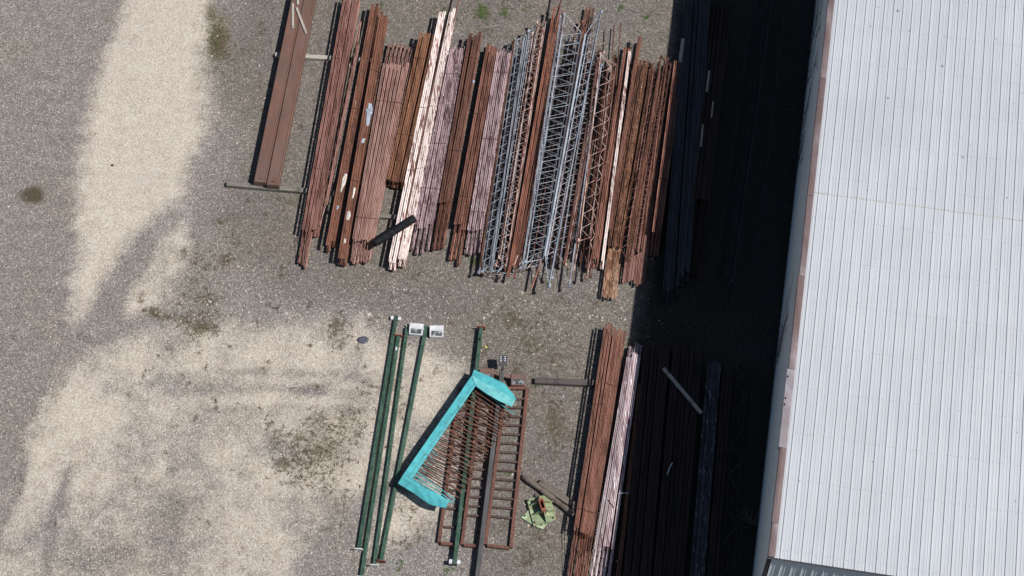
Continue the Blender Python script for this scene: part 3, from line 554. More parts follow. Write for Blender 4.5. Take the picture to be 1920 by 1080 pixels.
# --- joists in the shadow of the building
bundle(4, (1283,-14), (1310,-14), (1242,540), (1272,556), M['shade_tinted_grey'], 'blue grey joist in the left shaded bundle beside the last sunlit group', G+'in the left shaded grey bundle', 0.1, 0.2, jit=0.15)
bundle(3, (1312,-14), (1334,-14), (1276,522), (1292,500), M['shade_tinted_grey'], 'blue grey joist in the second shaded bundle, left of the shaded brown one', G+'in the second shaded grey bundle', 0.1, 0.2, jit=0.15)
bundle(5, (1328,78), (1367,78), (1296,376), (1331,376), M['shade_tinted_brown'], 'dark brown joist in the shaded bundle between the grey one and the open trusses', G+'in the shaded brown bundle', 2.0, 2.9, ties=(0.3, 0.8), tie_label='the shaded brown bundle')
flat((1332,576), (1414,-14), (1362,560), (1441,-14), 0.5, 0.55, M['shade_tinted_brown'], 'dark open truss lying in shade, left of the shaded double chord', leg=0.04, panel=0.55, rod=0.012, web_mat=M['shade_tinted_grey'])
flat((1372,530), (1448,-14), (1418,496), (1476,-14), 0.55, 0.45, M['shade_tinted_grey'], 'dark open truss lying in shade, nearest to the building in the upper row', leg=0.045, panel=0.5, rod=0.012)
flat((1366,566), (1443,-14), (1352,520), (1424,-10), 0.4, 0.2, M['shade_tinted_grey'], 'dark joist standing in shade under the shaded double chord', leg=0.04)
bundle(7, (1207,640), (1258,640), (1165,1112), (1218,1112), M['shade_tinted_brown'], 'dark brown joist in the left wide shaded bundle of the lower row', G+'in the left wide shaded bundle', 0.1, 0.1, z0=0.2, depth=0.4)
bundle(7, (1262,646), (1319,655), (1222,1112), (1280,1112), M['shade_tinted_brown'], 'dark brown joist in the right wide shaded bundle under the slanting grey plank', G+'in the right wide shaded bundle', 0.1, 0.1, z0=0.2, depth=0.38)
bundle(4, (1326,676), (1353,676), (1290,1112), (1320,1112), M['shade_tinted_mottle'], 'mottled blue white joist in the shaded bundle right of the slanting plank', G+'in the mottled shaded bundle', 0.1, 0.1, ties=(0.45,), tie_label='the mottled shaded bundle')
bundle(3, (1356,680), (1376,682), (1322,1112), (1343,1112), M['shade_tinted_brown'], 'dark joist in the narrow shaded bundle left of the slanting light rods', G+'in the narrow shaded bundle', 0.1, 0.1)
flat((1348,1112), (1380,690), (1374,1112), (1405,690), 0.5, 0.5, M['shade_tinted_brown'], 'dark shaded truss of the lower row nearest to the building, light slanting rods', leg=0.04, panel=0.62, rod=0.015, web_mat=M['shade_tinted_mottle'])
flat((1358,1112), (1390,680), (1378,1100), (1408,700), 0.36, 0.3, M['shade_tinted_brown'], 'dark shaded truss lying underneath the one with light slanting rods', leg=0.04, panel=0.5, rod=0.01)

# ------------------------------------------------------------------ scraps on the steel
def plank(name, p0, p1, wd, ht, mat, label, cat, group=None, bev=0.008):
    P0, P1 = Vector(p0), Vector(p1); O = (P0+P1)/2; d = P1-P0; L = d.length
    b = MB(); n = 7; a = Vector((1, 0, 0))
    b.bar(Vector((-L/2, 0, 0)), Vector((L/2, 0, 0)), wd, ht, Z, bev)
    o = b.obj(name, mat); o.location = O-Z*(ht/2)
    o.rotation_euler = d.to_track_quat('X', 'Z').to_euler()
    return tag(o, label, cat, group)
plank('wooden_plank', at(549,6,0.485), at(549,53,0.485), 0.085, 0.04, M['wood_pale'], 'short grey plank lying straight on the left brown beam', 'plank')
plank('wooden_plank', at(556,14,0.495), at(574,62,0.485), 0.085, 0.04, M['wood_pale'], 'short grey plank lying aslant across both brown beams', 'plank')
plank('wooden_plank', at(558,-26,0.485), at(558.5,8,0.485), 0.085, 0.04, M['wood_pale'], 'plank cut off by the top photo edge on the left brown beam', 'plank')
plank('wooden_plank', at(1244,690,0.65), at(1315,774,0.63), 0.13, 0.04, M['wood_pale'], 'long grey plank slanting across the shaded lower bundles', 'plank')
plank('wooden_plank', at(1281,72,0.595), at(1275,116,0.595), 0.13, 0.04, M['wood_pale'], 'pale plank at the upper end of the last sunlit group, half in shadow', 'plank')
plank('wooden_plank', at(1330,132,0.578), at(1325,172,0.578), 0.07, 0.02, M['wood_pale'], 'small pale slat upper of the three on the shaded brown bundle', 'slat')
plank('wooden_plank', at(1337,190,0.578), at(1334,220,0.578), 0.05, 0.02, M['wood_pale'], 'small pale slat middle of the three on the shaded brown bundle', 'slat')
plank('wooden_plank', at(1318,233,0.578), at(1314,275,0.578), 0.06, 0.02, M['wood_pale'], 'small pale slat lowest of the three on the shaded brown bundle', 'slat')
b = MB(); b.tube([at(1260.5,868,.63), at(1255,878,.63), at(1251,890,.63)], 0.022, 6); tag(b.obj('bent_strip', M['scrap_blue'], None, at(1255,878,.63)), 'small bent light strip on the shaded wide bundle of the lower row', 'strip')
b = MB(); b.tube([at(1160,925.5,.62), at(1170,924,.66), at(1179,925,.60)], 0.018, 6); tag(b.obj('bent_strip', M['scrap_blue'], None, at(1170,925,.6)), 'short whitish strip across the right edge of the pinkish white bundle', 'strip')
b = MB(); b.tube([at(1140,937,.6), at(1146,945,.61), at(1151,952,.60)], 0.012, 6); tag(b.obj('bent_strip', M['wire'], None, at(1146,945,.6)), 'dark bent wire on top of the pinkish white bundle', 'wire')
def crumple(name, outline, z, th, mat, label, cat):
    """a small torn sheet with a rumpled surface; outline in survey marks"""
    pts = [at(x, y, z) for x, y in outline]; c = sum(pts, Vector())/len(pts)
    b = MB(); n = len(pts); rows = [pts]
    for k in (0.72, 0.42): rows.append([c.lerp(p, k)+Z*random.uniform(0.3, 1)*th for p in pts])
    vs = [v for r in rows for v in r]+[c+Z*th*0.8]+[p-Z*0.012 for p in pts]
    fs = [[r*n+i, r*n+(i+1) % n, (r+1)*n+(i+1) % n, (r+1)*n+i] for r in (0, 1) for i in range(n)]
    fs += [[2*n+i, 2*n+(i+1) % n, 3*n] for i in range(n)]+[[i, 3*n+1+i, 3*n+1+(i+1) % n, (i+1) % n] for i in range(n)]+[[3*n+1+i for i in range(n)]]
    b.add(vs, fs); return tag(b.obj(name, mat, None, c), label, cat)
crumple('plastic_wrap', [(691,193),(697,195),(699,205),(698,212),(695,216),(692,235),(687,236),(686,226),(687,213),(685,206),(689,203)], 0.565, 0.03, M['scrap_blue'], 'light blue grey torn wrap on the white flecked bundle', 'wrap')
crumple('plastic_wrap', [(647,325),(651,327),(650,336),(647,346),(643,352),(640,361),(638,357),(640,345),(642,333)], 0.565, 0.03, M['scrap_white'], 'long whitish torn wrap on the narrow second bundle', 'wrap')
crumple('paint_flake', [(651,397),(656,395),(658,403),(654,413),(649,411)], 0.565, 0.02, M['scrap_white'], 'large white flake on the lower half of the white flecked bundle', 'flake')
crumple('paint_flake', [(645,447),(649,448),(648,456),(644,455)], 0.565, 0.02, M['scrap_white'], 'white flake nearest the lower end of the white flecked bundle', 'flake')
crumple('paint_flake', [(679,260),(685,259),(682,268),(677,268)], 0.565, 0.02, M['scrap_blue'], 'bluish flake just below the torn wrap on the white flecked bundle', 'flake')
crumple('paint_flake', [(663,352),(667,352),(665,362),(662,372),(660,371),(662,360)], 0.565, 0.02, M['scrap_white'], 'thin white streak at mid length of the white flecked bundle', 'flake')
crumple('paint_flake', [(632,385),(636,385),(634,392),(630,392)], 0.565, 0.02, M['scrap_blue'], 'small pale scrap under the long wrap on the narrow second bundle', 'flake')
crumple('paint_flake', [(886,150),(890,150),(890,155),(886,155)], 0.57, 0.02, M['scrap_blue'], 'tiny pale scrap on the dark brown bundle', 'flake')
crumple('plastic_bag', [(669,636),(673,632),(684,630),(692,634),(690,640),(682,645),(672,642)], 0.02, 0.09, M['scrap_dark'], 'dark crumpled plastic bag on the sand left of the green poles', 'plastic bag')
crumple('paper_scrap', [(687,587),(695,586),(696,590),(688,591)], 0.015, 0.02, M['scrap_white'], 'white paper scrap on the gravel above the green poles', 'paper')
crumple('paper_scrap', [(909,647),(914,651),(912,653),(908,650)], 0.015, 0.015, M['scrap_yellow'], 'yellow scrap on the gravel right of the lone green pole', 'paper')

# ------------------------------------------------------------------ timbers under and on the stacks
def timber(p0, p1, wd, ht, mat, label, z=None):
    h = z if z is not None else ht
    plank('timber', at(*p0, h), at(*p1, h), wd, ht, mat, label, 'timber', None, 0.02)
timber((425,343), (640,362), 0.19, 0.17, M['wood_grey'], 'long grey weathered timber under the lower ends of the brown beams')
timber((516,101), (700,112), 0.17, 0.17, M['wood_pale'], 'pale weathered timber under the middle of the brown beams')
timber((690,402), (760,407), 0.16, 0.15, M['wood_grey'], 'short timber stub showing between the widest bundle and the whitest one')
timber((1003,712), (1180,720), 0.22, 0.18, M['wood_dark'], 'dark grey wooden sleeper under the sunlit lower bundle')
plank('timber', at(1012,902,0.16), at(1092,958,0.16), 0.22, 0.12, M['wood_brown'], 'flat grey brown plank beside the round post near the green base plates', 'timber')
b = MB(); p0, p1 = at(981,893,0.11), at(1078,966,0.11)
ks = 9; b.tube([p0.lerp(p1, i/ks)+Vector((0, 0, random.uniform(-.004, .004))) for i in range(ks+1)], [0.10+0.012*math.sin(i*1.7) for i in range(ks+1)], 12)
tag(b.obj('timber', M['wood_brown'], None, (p0+p1)/2), 'round weathered wooden post next to the green base plates', 'timber')
b = MB(); p0, p1 = at(702,457,0.70), at(777,409,0.71)
b.tube([p0.lerp(p1, i/8) for i in range(9)], [0.125, 0.14, 0.138, 0.14, 0.137, 0.14, 0.14, 0.142, 0.142], 14, caps=False)
O = (p0+p1)/2; t = empty('tarred_post', O, 'black tarred round post lying across the whitest bundle', 'post'); b.obj('shaft', M['tarred'], t, O)
d = (p1-p0).normalized()
b = MB(); b.tube([p1-d*0.03, p1+d*0.004], 0.138, 14); b.obj('cut_end', M['wood_pale'], t, O)
b = MB(); b.tube([p0-d*0.004, p0+d*0.03], 0.122, 14); b.obj('cut_end', M['tarred'], t, O)

# ------------------------------------------------------------------ two brown box beams
def box_beam(tl, tr, bl, br, label, seam):
    zt = 0.44; q = [at(*tl, zt), at(*tr, zt), at(*br, zt), at(*bl, zt)]
    O = sum(q, Vector())/4; O.z = 0.17
    t = empty('box_beam', O, label, 'beam', 'brown box beams')
    axis = ((q[0]+q[1])/2-(q[2]+q[3])/2).normalized(); sdv = axis.cross(Z)
    P0, P1 = (q[2]+q[3])/2, (q[0]+q[1])/2; wd = (q[1]-q[0]).length
    hb = wd/2; H = 0.27
    b = MB(); r = 0.025
    pr = [(-hb, -H), (hb, -H), (hb, -r), (hb-r*0.3, -r*0.3), (hb-r, 0), (-hb+r, 0), (-hb+r*0.3, -r*0.3), (-hb, -r)]
    b.prism(pr, P0, P1, sdv, Z)
    b.obj('body', M['beam_brown'], t, O)
    b = MB(); b.bar(P0+sdv*(hb*seam)+Z*0.004, P1+sdv*(hb*seam)+Z*0.004, 0.018, 0.012); b.obj('seam_lip', M['rack_brown'], t, O)
    b = MB(); ep = P0+axis*0.01
    b.slab([ep+sdv*(-hb*0.7)+Z*0.006, ep+sdv*(hb*0.7)+Z*0.006, ep+axis*0.16+sdv*(hb*0.8)+Z*0.006, ep+axis*0.26+sdv*(hb*0.45)+Z*0.006, ep+axis*0.26-sdv*(hb*0.45)+Z*0.006, ep+axis*0.16-sdv*(hb*0.8)+Z*0.006], 0.012)
    b.obj('end_plate', M['beam_brown'], t, O)
    b = MB(); hc = ep+axis*0.14+Z*0.0085
    b.slab([hc+sdv*0.07*math.cos(a)+axis*0.03*math.sin(a) for a in np.linspace(0, 6.283, 13)[:-1]], 0.004); b.obj('slot', M['rust_deep'], t, O)
box_beam((548,-10), (570,-10), (475,340), (499,343), 'long brown box beam, left of the pair on the timbers', 0.86)
box_beam((571,-10), (593,-10), (499,345), (523,349), 'long brown box beam, right of the pair on the timbers', 0.8)

# ------------------------------------------------------------------ lamp poles
def head(parent, O, c, rz, mat, lens=True, s=1.0):
    """shoebox lamp head on its back: sloping glass front in a frame"""
    Rm = Matrix.Rotation(rz, 3, 'Z')
    P = lambda x, y, z: c+Rm @ Vector((x*s, y*s, z*s))
    h = MB(); X = 0.235
    prof = [(-0.20, 0.0), (0.16, 0.0), (0.20, 0.06), (0.20, 0.20), (0.16, 0.24), (0.0, 0.25), (-0.20, 0.10)]
    n = len(prof)
    vs = [P(-X, a, b_) for a, b_ in prof]+[P(X, a, b_) for a, b_ in prof]
    h.add(vs, [[i, (i+1) % n, n+(i+1) % n, n+i] for i in range(n)]+[list(range(n))[::-1], list(range(n, 2*n))])
    ho = h.obj('lamp_head', mat, parent, O)
    def on(u, v, lift): return P(u, 0.0-0.20*v, 0.25-0.15*v+lift)
    fr = MB(); o_, i_ = 0.0, 0.045
    for (u0, v0, u1, v1) in ((-X, 0.02, X, 0.2), (-X, 0.88, X, 0.98), (-X, 0.2, -X+0.05, 0.88), (X-0.05, 0.2, X, 0.88)):
        fr.slab([on(u0, v0, 0.014), on(u0, v1, 0.014), on(u1, v1, 0.014), on(u1, v0, 0.014)], 0.012)
    fo = fr.obj('lens_frame', mat, ho, O)
    ln = MB(); ln.slab([on(-X+0.05, 0.2, 0.006), on(-X+0.05, 0.88, 0.006), on(X-0.05, 0.88, 0.006), on(X-0.05, 0.2, 0.006)], 0.004)
    ln.obj('lens', M['lens'], ho, O)
def pole(top, bot, wd, z, label, mat, cat='lamp pole', name='lamp_pole', ztop=None):
    zt = ztop if ztop is not None else z
    P1, P0 = at(*top, zt), at(*bot, z); P0.z -= wd/2; P1.z -= wd/2
    O = (P0+P1)/2; O.z = min(P0.z, P1.z)-wd/2
    t = empty(name, O, label, cat)
    b = MB(); b.bar(P0, P1, wd, wd, Z, wd*0.12); b.obj('shaft', mat, t, O)
    return t, O, P0, P1, (P1-P0).normalized()
def base_plate(t, O, P, a, mat, wd=0.3, th=0.025, hole=True):
    sdv = a.cross(Z).normalized(); b = MB(); b.bar(P-a*th/2, P+a*th/2, wd, wd*0.9, Z, 0.02)
    po = b.obj('base_plate', mat, t, O)
    if hole:
        for sx in (-1, 1):
            h = MB(); q = P-a*(th/2+0.002)+sdv*sx*wd*0.33+Z*wd*0.3
            h.tube([q-a*0.03, q+a*0.002], 0.014, 8); h.obj('bolt', M['rust_deep'], po, O)
t, O, P0, P1, a = pole((743,591), (672,1030), 0.125, 0.13, 'leftmost green lamp pole on the sand, two white blocks at its upper end', M['pole_green'])
base_plate(t, O, P0, a, M['white_paint'])
sdv = a.cross(Z).normalized()
for sg in (-1, 1):
    b = MB(); q = P1-a*0.10; b.bar(q+sdv*sg*0.08, q+sdv*sg*0.175, 0.13, 0.12, Z, 0.01); b.obj('bracket_block', M['white_paint'], t, O)
t, O, P0, P1, a = pole((747,629), (677,1082), 0.125, 0.13, 'green lamp pole, second from the left, brown plate across its upper end', M['pole_green'])
base_plate(t, O, P1, a, M['stub_rust'], 0.3, 0.03, False)
b = MB(); q = P1-a*0.45+Z*0.0735; b.bar(q, q-a*0.13, 0.05, 0.008); b.obj('hand_hole', M['white_paint'], t, O)
base_plate(t, O, P0, a, M['white_paint'])
t, O, P0, P1, a = pole((763,613), (701,1060), 0.12, 0.13, 'green lamp pole, third from the left, bare wires at its upper end', M['pole_green'])
base_plate(t, O, P0, a, M['white_paint'])
b = MB()
for k in range(4): b.tube([P1+a*0.0, P1+a*0.08+Vector((random.uniform(-.05, .05), 0, .03)), P1+a*0.16+Vector((random.uniform(-.1, .1), 0, 0.0))], 0.008, 5)
b.obj('wire_ends', M['scrap_white'], t, O)
t, O, P0, P1, a = pole((799,611), (714,1052), 0.13, 0.14, 'green lamp pole, right of the four on the sand, twin white lamp heads', M['pole_green'])
base_plate(t, O, P0, a, M['stub_rust'])
h1, h2 = at(781,620,0.04), at(819,624,0.04)
head(t, O, Vector((h1.x, h1.y, 0.02)), R(-6), M['white_paint']); head(t, O, Vector((h2.x, h2.y, 0.02)), R(-1), M['white_paint'])
q = P1-a*0.10
b = MB(); b.bar(q-sdv*0.07, Vector((h1.x+0.2, h1.y+0.02, 0.12)), 0.09, 0.09, Z, 0.01); b.obj('arm', M['white_paint'], t, O)
b = MB(); b.bar(q+sdv*0.07, Vector((h2.x-0.2, h2.y+0.02, 0.12)), 0.09, 0.09, Z, 0.01); b.obj('arm', M['dark_metal'], t, O)
t, O, P0, P1, a = pole((902,613), (852,1057), 0.13, 0.28, 'green lamp pole running under the turquoise rack and over the rusty frames', M['pole_green'], ztop=0.24)
base_plate(t, O, P1, a, M['stub_rust'], 0.3, 0.03, False)
sdv = a.cross(Z).normalized()
b = MB(); q = P1-a*0.42+Z*0.0765; b.bar(q, q-a*0.12, 0.045, 0.006); b.obj('hand_hole', M['tarred'], t, O)
for sg in (-1, 1):
    b = MB(); q = P0+a*0.08; b.bar(q+sdv*sg*0.08, q+sdv*sg*0.18, 0.14, 0.12, Z, 0.01); b.obj('bracket_block', M['white_paint'], t, O)
t, O, P0, P1, a = pole((941,699), (893,1096), 0.155, 0.31, 'dark grey lamp pole lying over the rusty frames, twin brown lamp heads', M['pole_grey'], ztop=0.31)
sdv = a.cross(Z).normalized()
h1, h2 = at(913,704,0.1), at(972,714,0.1)
head(t, O, Vector((h1.x, h1.y, 0.06)), R(-4), M['lamp_brown'], s=1.02); head(t, O, Vector((h2.x, h2.y, 0.06)), R(-2), M['lamp_brown'], s=1.02)
q = P1-a*0.06
for hh, sg in ((h1, -1), (h2, 1)):
    b = MB(); b.bar(q+sdv*sg*0.07, Vector((hh.x-sg*0.22, hh.y+0.05, 0.22)), 0.11, 0.09, Z, 0.01); b.obj('arm', M['lamp_brown'], t, O)
lc = at(943,675,0.56); b = MB()
b.tube([P1-a*0.02+Z*0.0, P1+a*0.12+Z*0.05, Vector((lc.x, lc.y-0.22, 0.50))], 0.035, 8); b.obj('tenon', M['dark_metal'], t, O)
Rm = Matrix.Rotation(R(8), 3, 'X'); b = MB(); P = lambda x, y, z: lc+Rm @ Vector((x, y, z))
b.slab([P(-.145, -.185, 0), P(.145, -.185, 0), P(.145, .185, 0), P(-.145, .185, 0)], 0.05)
for k in range(6): b.slab([P(-.13+.052*k-.009, -.16, -.05), P(-.13+.052*k+.009, -.16, -.05), P(-.13+.052*k+.009, .16, -.05), P(-.13+.052*k-.009, .16, -.05)], 0.03)
fl = b.obj('flood_lamp', M['dark_metal'], t, O)
for ix in (-1, 1):
    for iy in range(3):
        b = MB(); c = P(ix*0.07, -0.03+iy*0.075, 0.004); b.tube([c-Z*0.004, c+Z*0.012], [0.026, 0.02], 10); b.obj('diode', M['white_paint'], fl, O)

# ------------------------------------------------------------------ rusty ladder frames
def frame(name_label, rails, rungs, cross, z=0.14):
    O = at(*rails[0][1], 0); t = empty('ladder_frame', O, name_label, 'steel frame')
    R_ = []
    for (top, bot, wd) in rails:
        b = MB(); p1, p0 = at(*top, z), at(*bot, z); p0.z -= .06; p1.z -= .06; b.bar(p0, p1, wd, 0.12, Z, 0.008); b.obj('rail', M['rack_brown'], t, O); R_.append((p0, p1))
    for (i, j, fs) in rungs:
        for f in fs:
            b = MB(); l, r = R_[i][0].lerp(R_[i][1], f), R_[j][0].lerp(R_[j][1], f)
            d = (r-l).normalized(); b.bar(l+d*0.05-Z*0.012, r-d*0.05-Z*0.012, 0.075, 0.07, Z, 0.01); b.obj('rung', M['rack_dark'], t, O)
    for (c0, c1) in cross:
        b = MB(); l, r = at(*c0, z), at(*c1, z); l.z -= .05; r.z -= .05; b.bar(l, r, 0.10, 0.10, Z, 0.008); b.obj('end_bar', M['rack_brown'], t, O)
M['rack_dark'] = painted('rack_dark', A(98,80,74), A(80,64,58), 0.45, along=(2, 2, 2), vary=0.2)
fr = [0.14+0.0567*i for i in range(16)]
frame('rusty brown ladder frame, right one of the two, fully open rungs', [((948,726), (910,1020), 0.11), ((989,726), (958,1026), 0.12)], [(0, 1, [0.178+0.0578*i for i in range(14)])], [((951,727), (985,727)), ((914,1022), (954,1027))])
frame('rusty brown ladder frame, left one of the two, under the turquoise rack', [((862,726), (823,1016), 0.11), ((903,722), (866,1020), 0.11), ((928,726), (897,1020), 0.09)], [(0, 1, [0.1, 0.215]+[0.33+0.0578*i for i in range(11)]), (1, 2, [0.178+0.0578*i for i in range(14)])], [((827,1018), (862,1021)), ((870,1021), (894,1023)), ((866,727), (900,725))])

# ------------------------------------------------------------------ turquoise rack with rods
q = lambda x, y, z: at(730+x/3.855, 680+y/3.855, z)
O = at(815, 810, 0); rk = empty('turquoise_rack', O, 'turquoise three sided steel rack with a comb of rusty rods, lying on the frames', 'steel rack')
zt = 0.60
b = MB(); b.slab([q(595,95,zt), q(90,825,zt), q(138,832,zt), q(612,150,zt)], 0.03); b.obj('outer_strip', M['teal'], rk, O)
b = MB()
cuts = [0, 0.252, 0.502, 0.752, 1]
for i in range(4):
    f0, f1 = cuts[i]+0.003, cuts[i+1]-0.003
    o0, o1 = q(616,151,zt-.006), q(141,833,zt-.006); i0, i1 = q(640,176,zt-.014), q(165,838,zt-.014)
    i0 = q(622,168,zt-.014)
    b.slab([o0.lerp(o1, f0), o0.lerp(o1, f1), i0.lerp(i1, f1), i0.lerp(i1, f0)], 0.024)
b.obj('inner_strip', M['teal'], rk, O)
b = MB(); u0, u1 = q(597,97,zt-.03), q(92,824,zt-.03); L0, L1 = Vector((u0.x-.02, u0.y+.01, .16)), Vector((u1.x-.02, u1.y+.01, .16))
nn = (u1-u0).normalized().cross(Z)*0.03
b.add([u0, u1, L1, L0, u0-nn, u1-nn, L1-nn, L0-nn], [[0, 1, 2, 3], [7, 6, 5, 4], [0, 4, 5, 1], [3, 2, 6, 7], [0, 3, 7, 4], [1, 5, 6, 2]]); b.obj('back_panel', M['teal'], rk, O)
def strip(name, inner, outer, th=0.025, mat_=None):
    b = MB(); n = len(inner); up = [p for pr in zip(inner, outer) for p in pr]; dn = [p-Z*th for p in up]
    m_ = len(up); fs = []
    for i in range(n-1):
        fs += [[2*i, 2*i+1, 2*i+3, 2*i+2], [m_+2*i, m_+2*i+2, m_+2*i+3, m_+2*i+1], [2*i, 2*i+2, m_+2*i+2, m_+2*i], [2*i+1, m_+2*i+1, m_+2*i+3, 2*i+3]]
    fs += [[0, m_, m_+1, 1], [m_-2, m_-1, 2*m_-1, 2*m_-2]]
    b.add(up+dn, fs); return b.obj(name, mat_ or M['teal'], rk, O)
cr = [(597,93), (690,145), (790,200), (868,243), (912,266)]
strip('upper_arm', [q(x, y, zt+.004) for x, y in ((622,166), (700,222), (790,275), (850,302), (886,319))], [q(x, y, zt) for x, y in cr], mat_=M['teal_worn'])
strip('upper_flange', [q(x, y, zt-.004) for x, y in cr], [q(x, y, z_) for x, y, z_ in ((612,50,.47), (720,97,.47), (832,150,.49), (888,216,.54), (917,262,.585))])
cr = [(92,824), (190,888), (280,935), (360,976), (424,1012)]
strip('lower_arm', [q(x, y, zt+.004) for x, y in ((165,838), (230,885), (300,925), (372,958), (436,1006))], [q(x, y, zt) for x, y in cr])
strip('lower_flange', [q(x, y, zt-.004) for x, y in cr], [q(x, y, z_) for x, y, z_ in ((62,872,.50), (180,945,.47), (285,1022,.49), (350,1040,.54), (408,1050,.585))])
nr = 30
for i in range(nr):
    f = i/(nr-1)
    s0 = q(628+(168-628)*f, 176+(838-176)*f, 0.50+random.uniform(-.02, .02))
    ends = [(908,376), (884,412), (858,444), (850,462), (820,498), (806,520), (788,556), (756,606), (722,640), (708,678), (680,706), (655,745), (640,786), (612,824), (575,872), (548,910), (508,972), (474,1004), (458,1012)]
    k = f*(len(ends)-1); i0 = min(int(k), len(ends)-2); ex = ends[i0][0]+(ends[i0+1][0]-ends[i0][0])*(k-i0); ey = ends[i0][1]+(ends[i0+1][1]-ends[i0][1])*(k-i0)
    e0 = q(ex+random.uniform(-10, 4), ey+random.uniform(-6, 6), 0.34+random.uniform(-.03, .03))
    md = s0.lerp(e0, .5)+Z*0.02
    teal_ = i in (0, 27, 28, 29)
    b = MB(); b.tube([s0, md, e0], 0.0165, 6); b.obj('rod', M['teal'] if teal_ else M['rod_rust'], rk, O, label='turquoise painted rod' if teal_ else None)
    if i % 2 == 1 and i < 26:
        s1, e1 = s0-Z*0.2+Vector((.05, 0, 0)), s0.lerp(e0, random.uniform(.75, 1.02))-Z*0.13+Vector((0.03, .1, 0))
        b = MB(); b.tube([s1, e1], 0.0165, 6); b.obj('rod', M['rod_rust'], rk, O)
for i in range(7):
    f = 0.70+0.045*i; s0 = q(628+(168-628)*f, 176+(838-176)*f, 0.5); b = MB(); b.tube([s0+Vector((-.02, .02, .06)), s0+Vector((.16, -.10, -.22))], 0.012, 5); b.obj('brace', M['teal'], rk, O)

# ------------------------------------------------------------------ green base plates with stub
p = lambda x, y, z: at(940+x/7.71, 860+y/7.71, z)
def plate(name, pts, z, th, mat, label):
    P_ = [p(x, y, z) for x, y in pts]; c = sum(P_, Vector())/len(P_); c.z = z-th
    t = empty(name, c, label, 'base plate'); b = MB(); b.slab(P_, th); b.obj('plate', mat, t, c); return t, c
def holes(t, c, spots, z, r=0.035):
    for x, y in spots:
        b = MB(); h = p(x, y, z); b.tube([h-Z*0.002, h+Z*0.004], r, 10); b.obj('bolt_hole', M['tarred'], t, c)
t, c = plate('base_plate', [(288,850), (395,735), (640,850), (655,945), (600,1020), (470,968)], 0.06, 0.05, M['patina'], 'lower green steel plate with rusty corner, peeking out under the stub base')
holes(t, c, [(336,826), (575,955)], 0.061)
t, c = plate('base_plate', [(368,590), (522,548), (694,518), (802,874), (655,925), (468,970), (445,880)], 0.125, 0.063, M['patina'], 'upper green steel base plate carrying a rusty square stub and gussets')
holes(t, c, [(385,605), (660,540), (745,855), (478,920)], 0.127)
zs = 0.50
sq = [p(530,575,zs), p(600,565,zs), p(652,735,zs), p(585,752,zs)]
b = MB(); n = 4
cc = sum(sq, Vector())/4; inn = [cc.lerp(v, 0.62) for v in sq]
lo = [Vector((v.x, v.y, 0.125)) for v in sq]; li = [Vector((v.x, v.y, 0.18)) for v in inn]
vs = sq+inn+lo+li
fs = [[i, (i+1) % 4, 4+(i+1) % 4, 4+i] for i in range(4)]+[[i, 8+i, 8+(i+1) % 4, (i+1) % 4] for i in range(4)]+[[4+i, 4+(i+1) % 4, 12+(i+1) % 4, 12+i] for i in range(4)]+[[12, 13, 14, 15]]
b.add(vs, fs); b.obj('tube_stub', M['stub_rust'], t, c)
def gusset(v0, v1, f, out, ht=0.30, ln=0.36):
    m_ = v0.lerp(v1, f); g = Vector((m_.x, m_.y, 0.127)); e = (Vector((v1.x-v0.x, v1.y-v0.y, 0))).normalized()*0.008
    b = MB(); tri = [g, g+out*ln, g+Z*ht]
    b.add([v-e for v in tri]+[v+e for v in tri], [[0, 1, 2], [5, 4, 3], [0, 3, 4, 1], [1, 4, 5, 2], [2, 5, 3, 0]]); b.obj('gusset', M['patina'], t, c)
for i in range(4):
    v0, v1 = sq[i], sq[(i+1) % 4]; m_ = (v0+v1)/2; out = Vector((m_.x-cc.x, m_.y-cc.y, 0)).normalized()
    for f in ((0.5,) if i % 2 == 0 else (0.12, 0.88)): gusset(v0, v1, f, out)

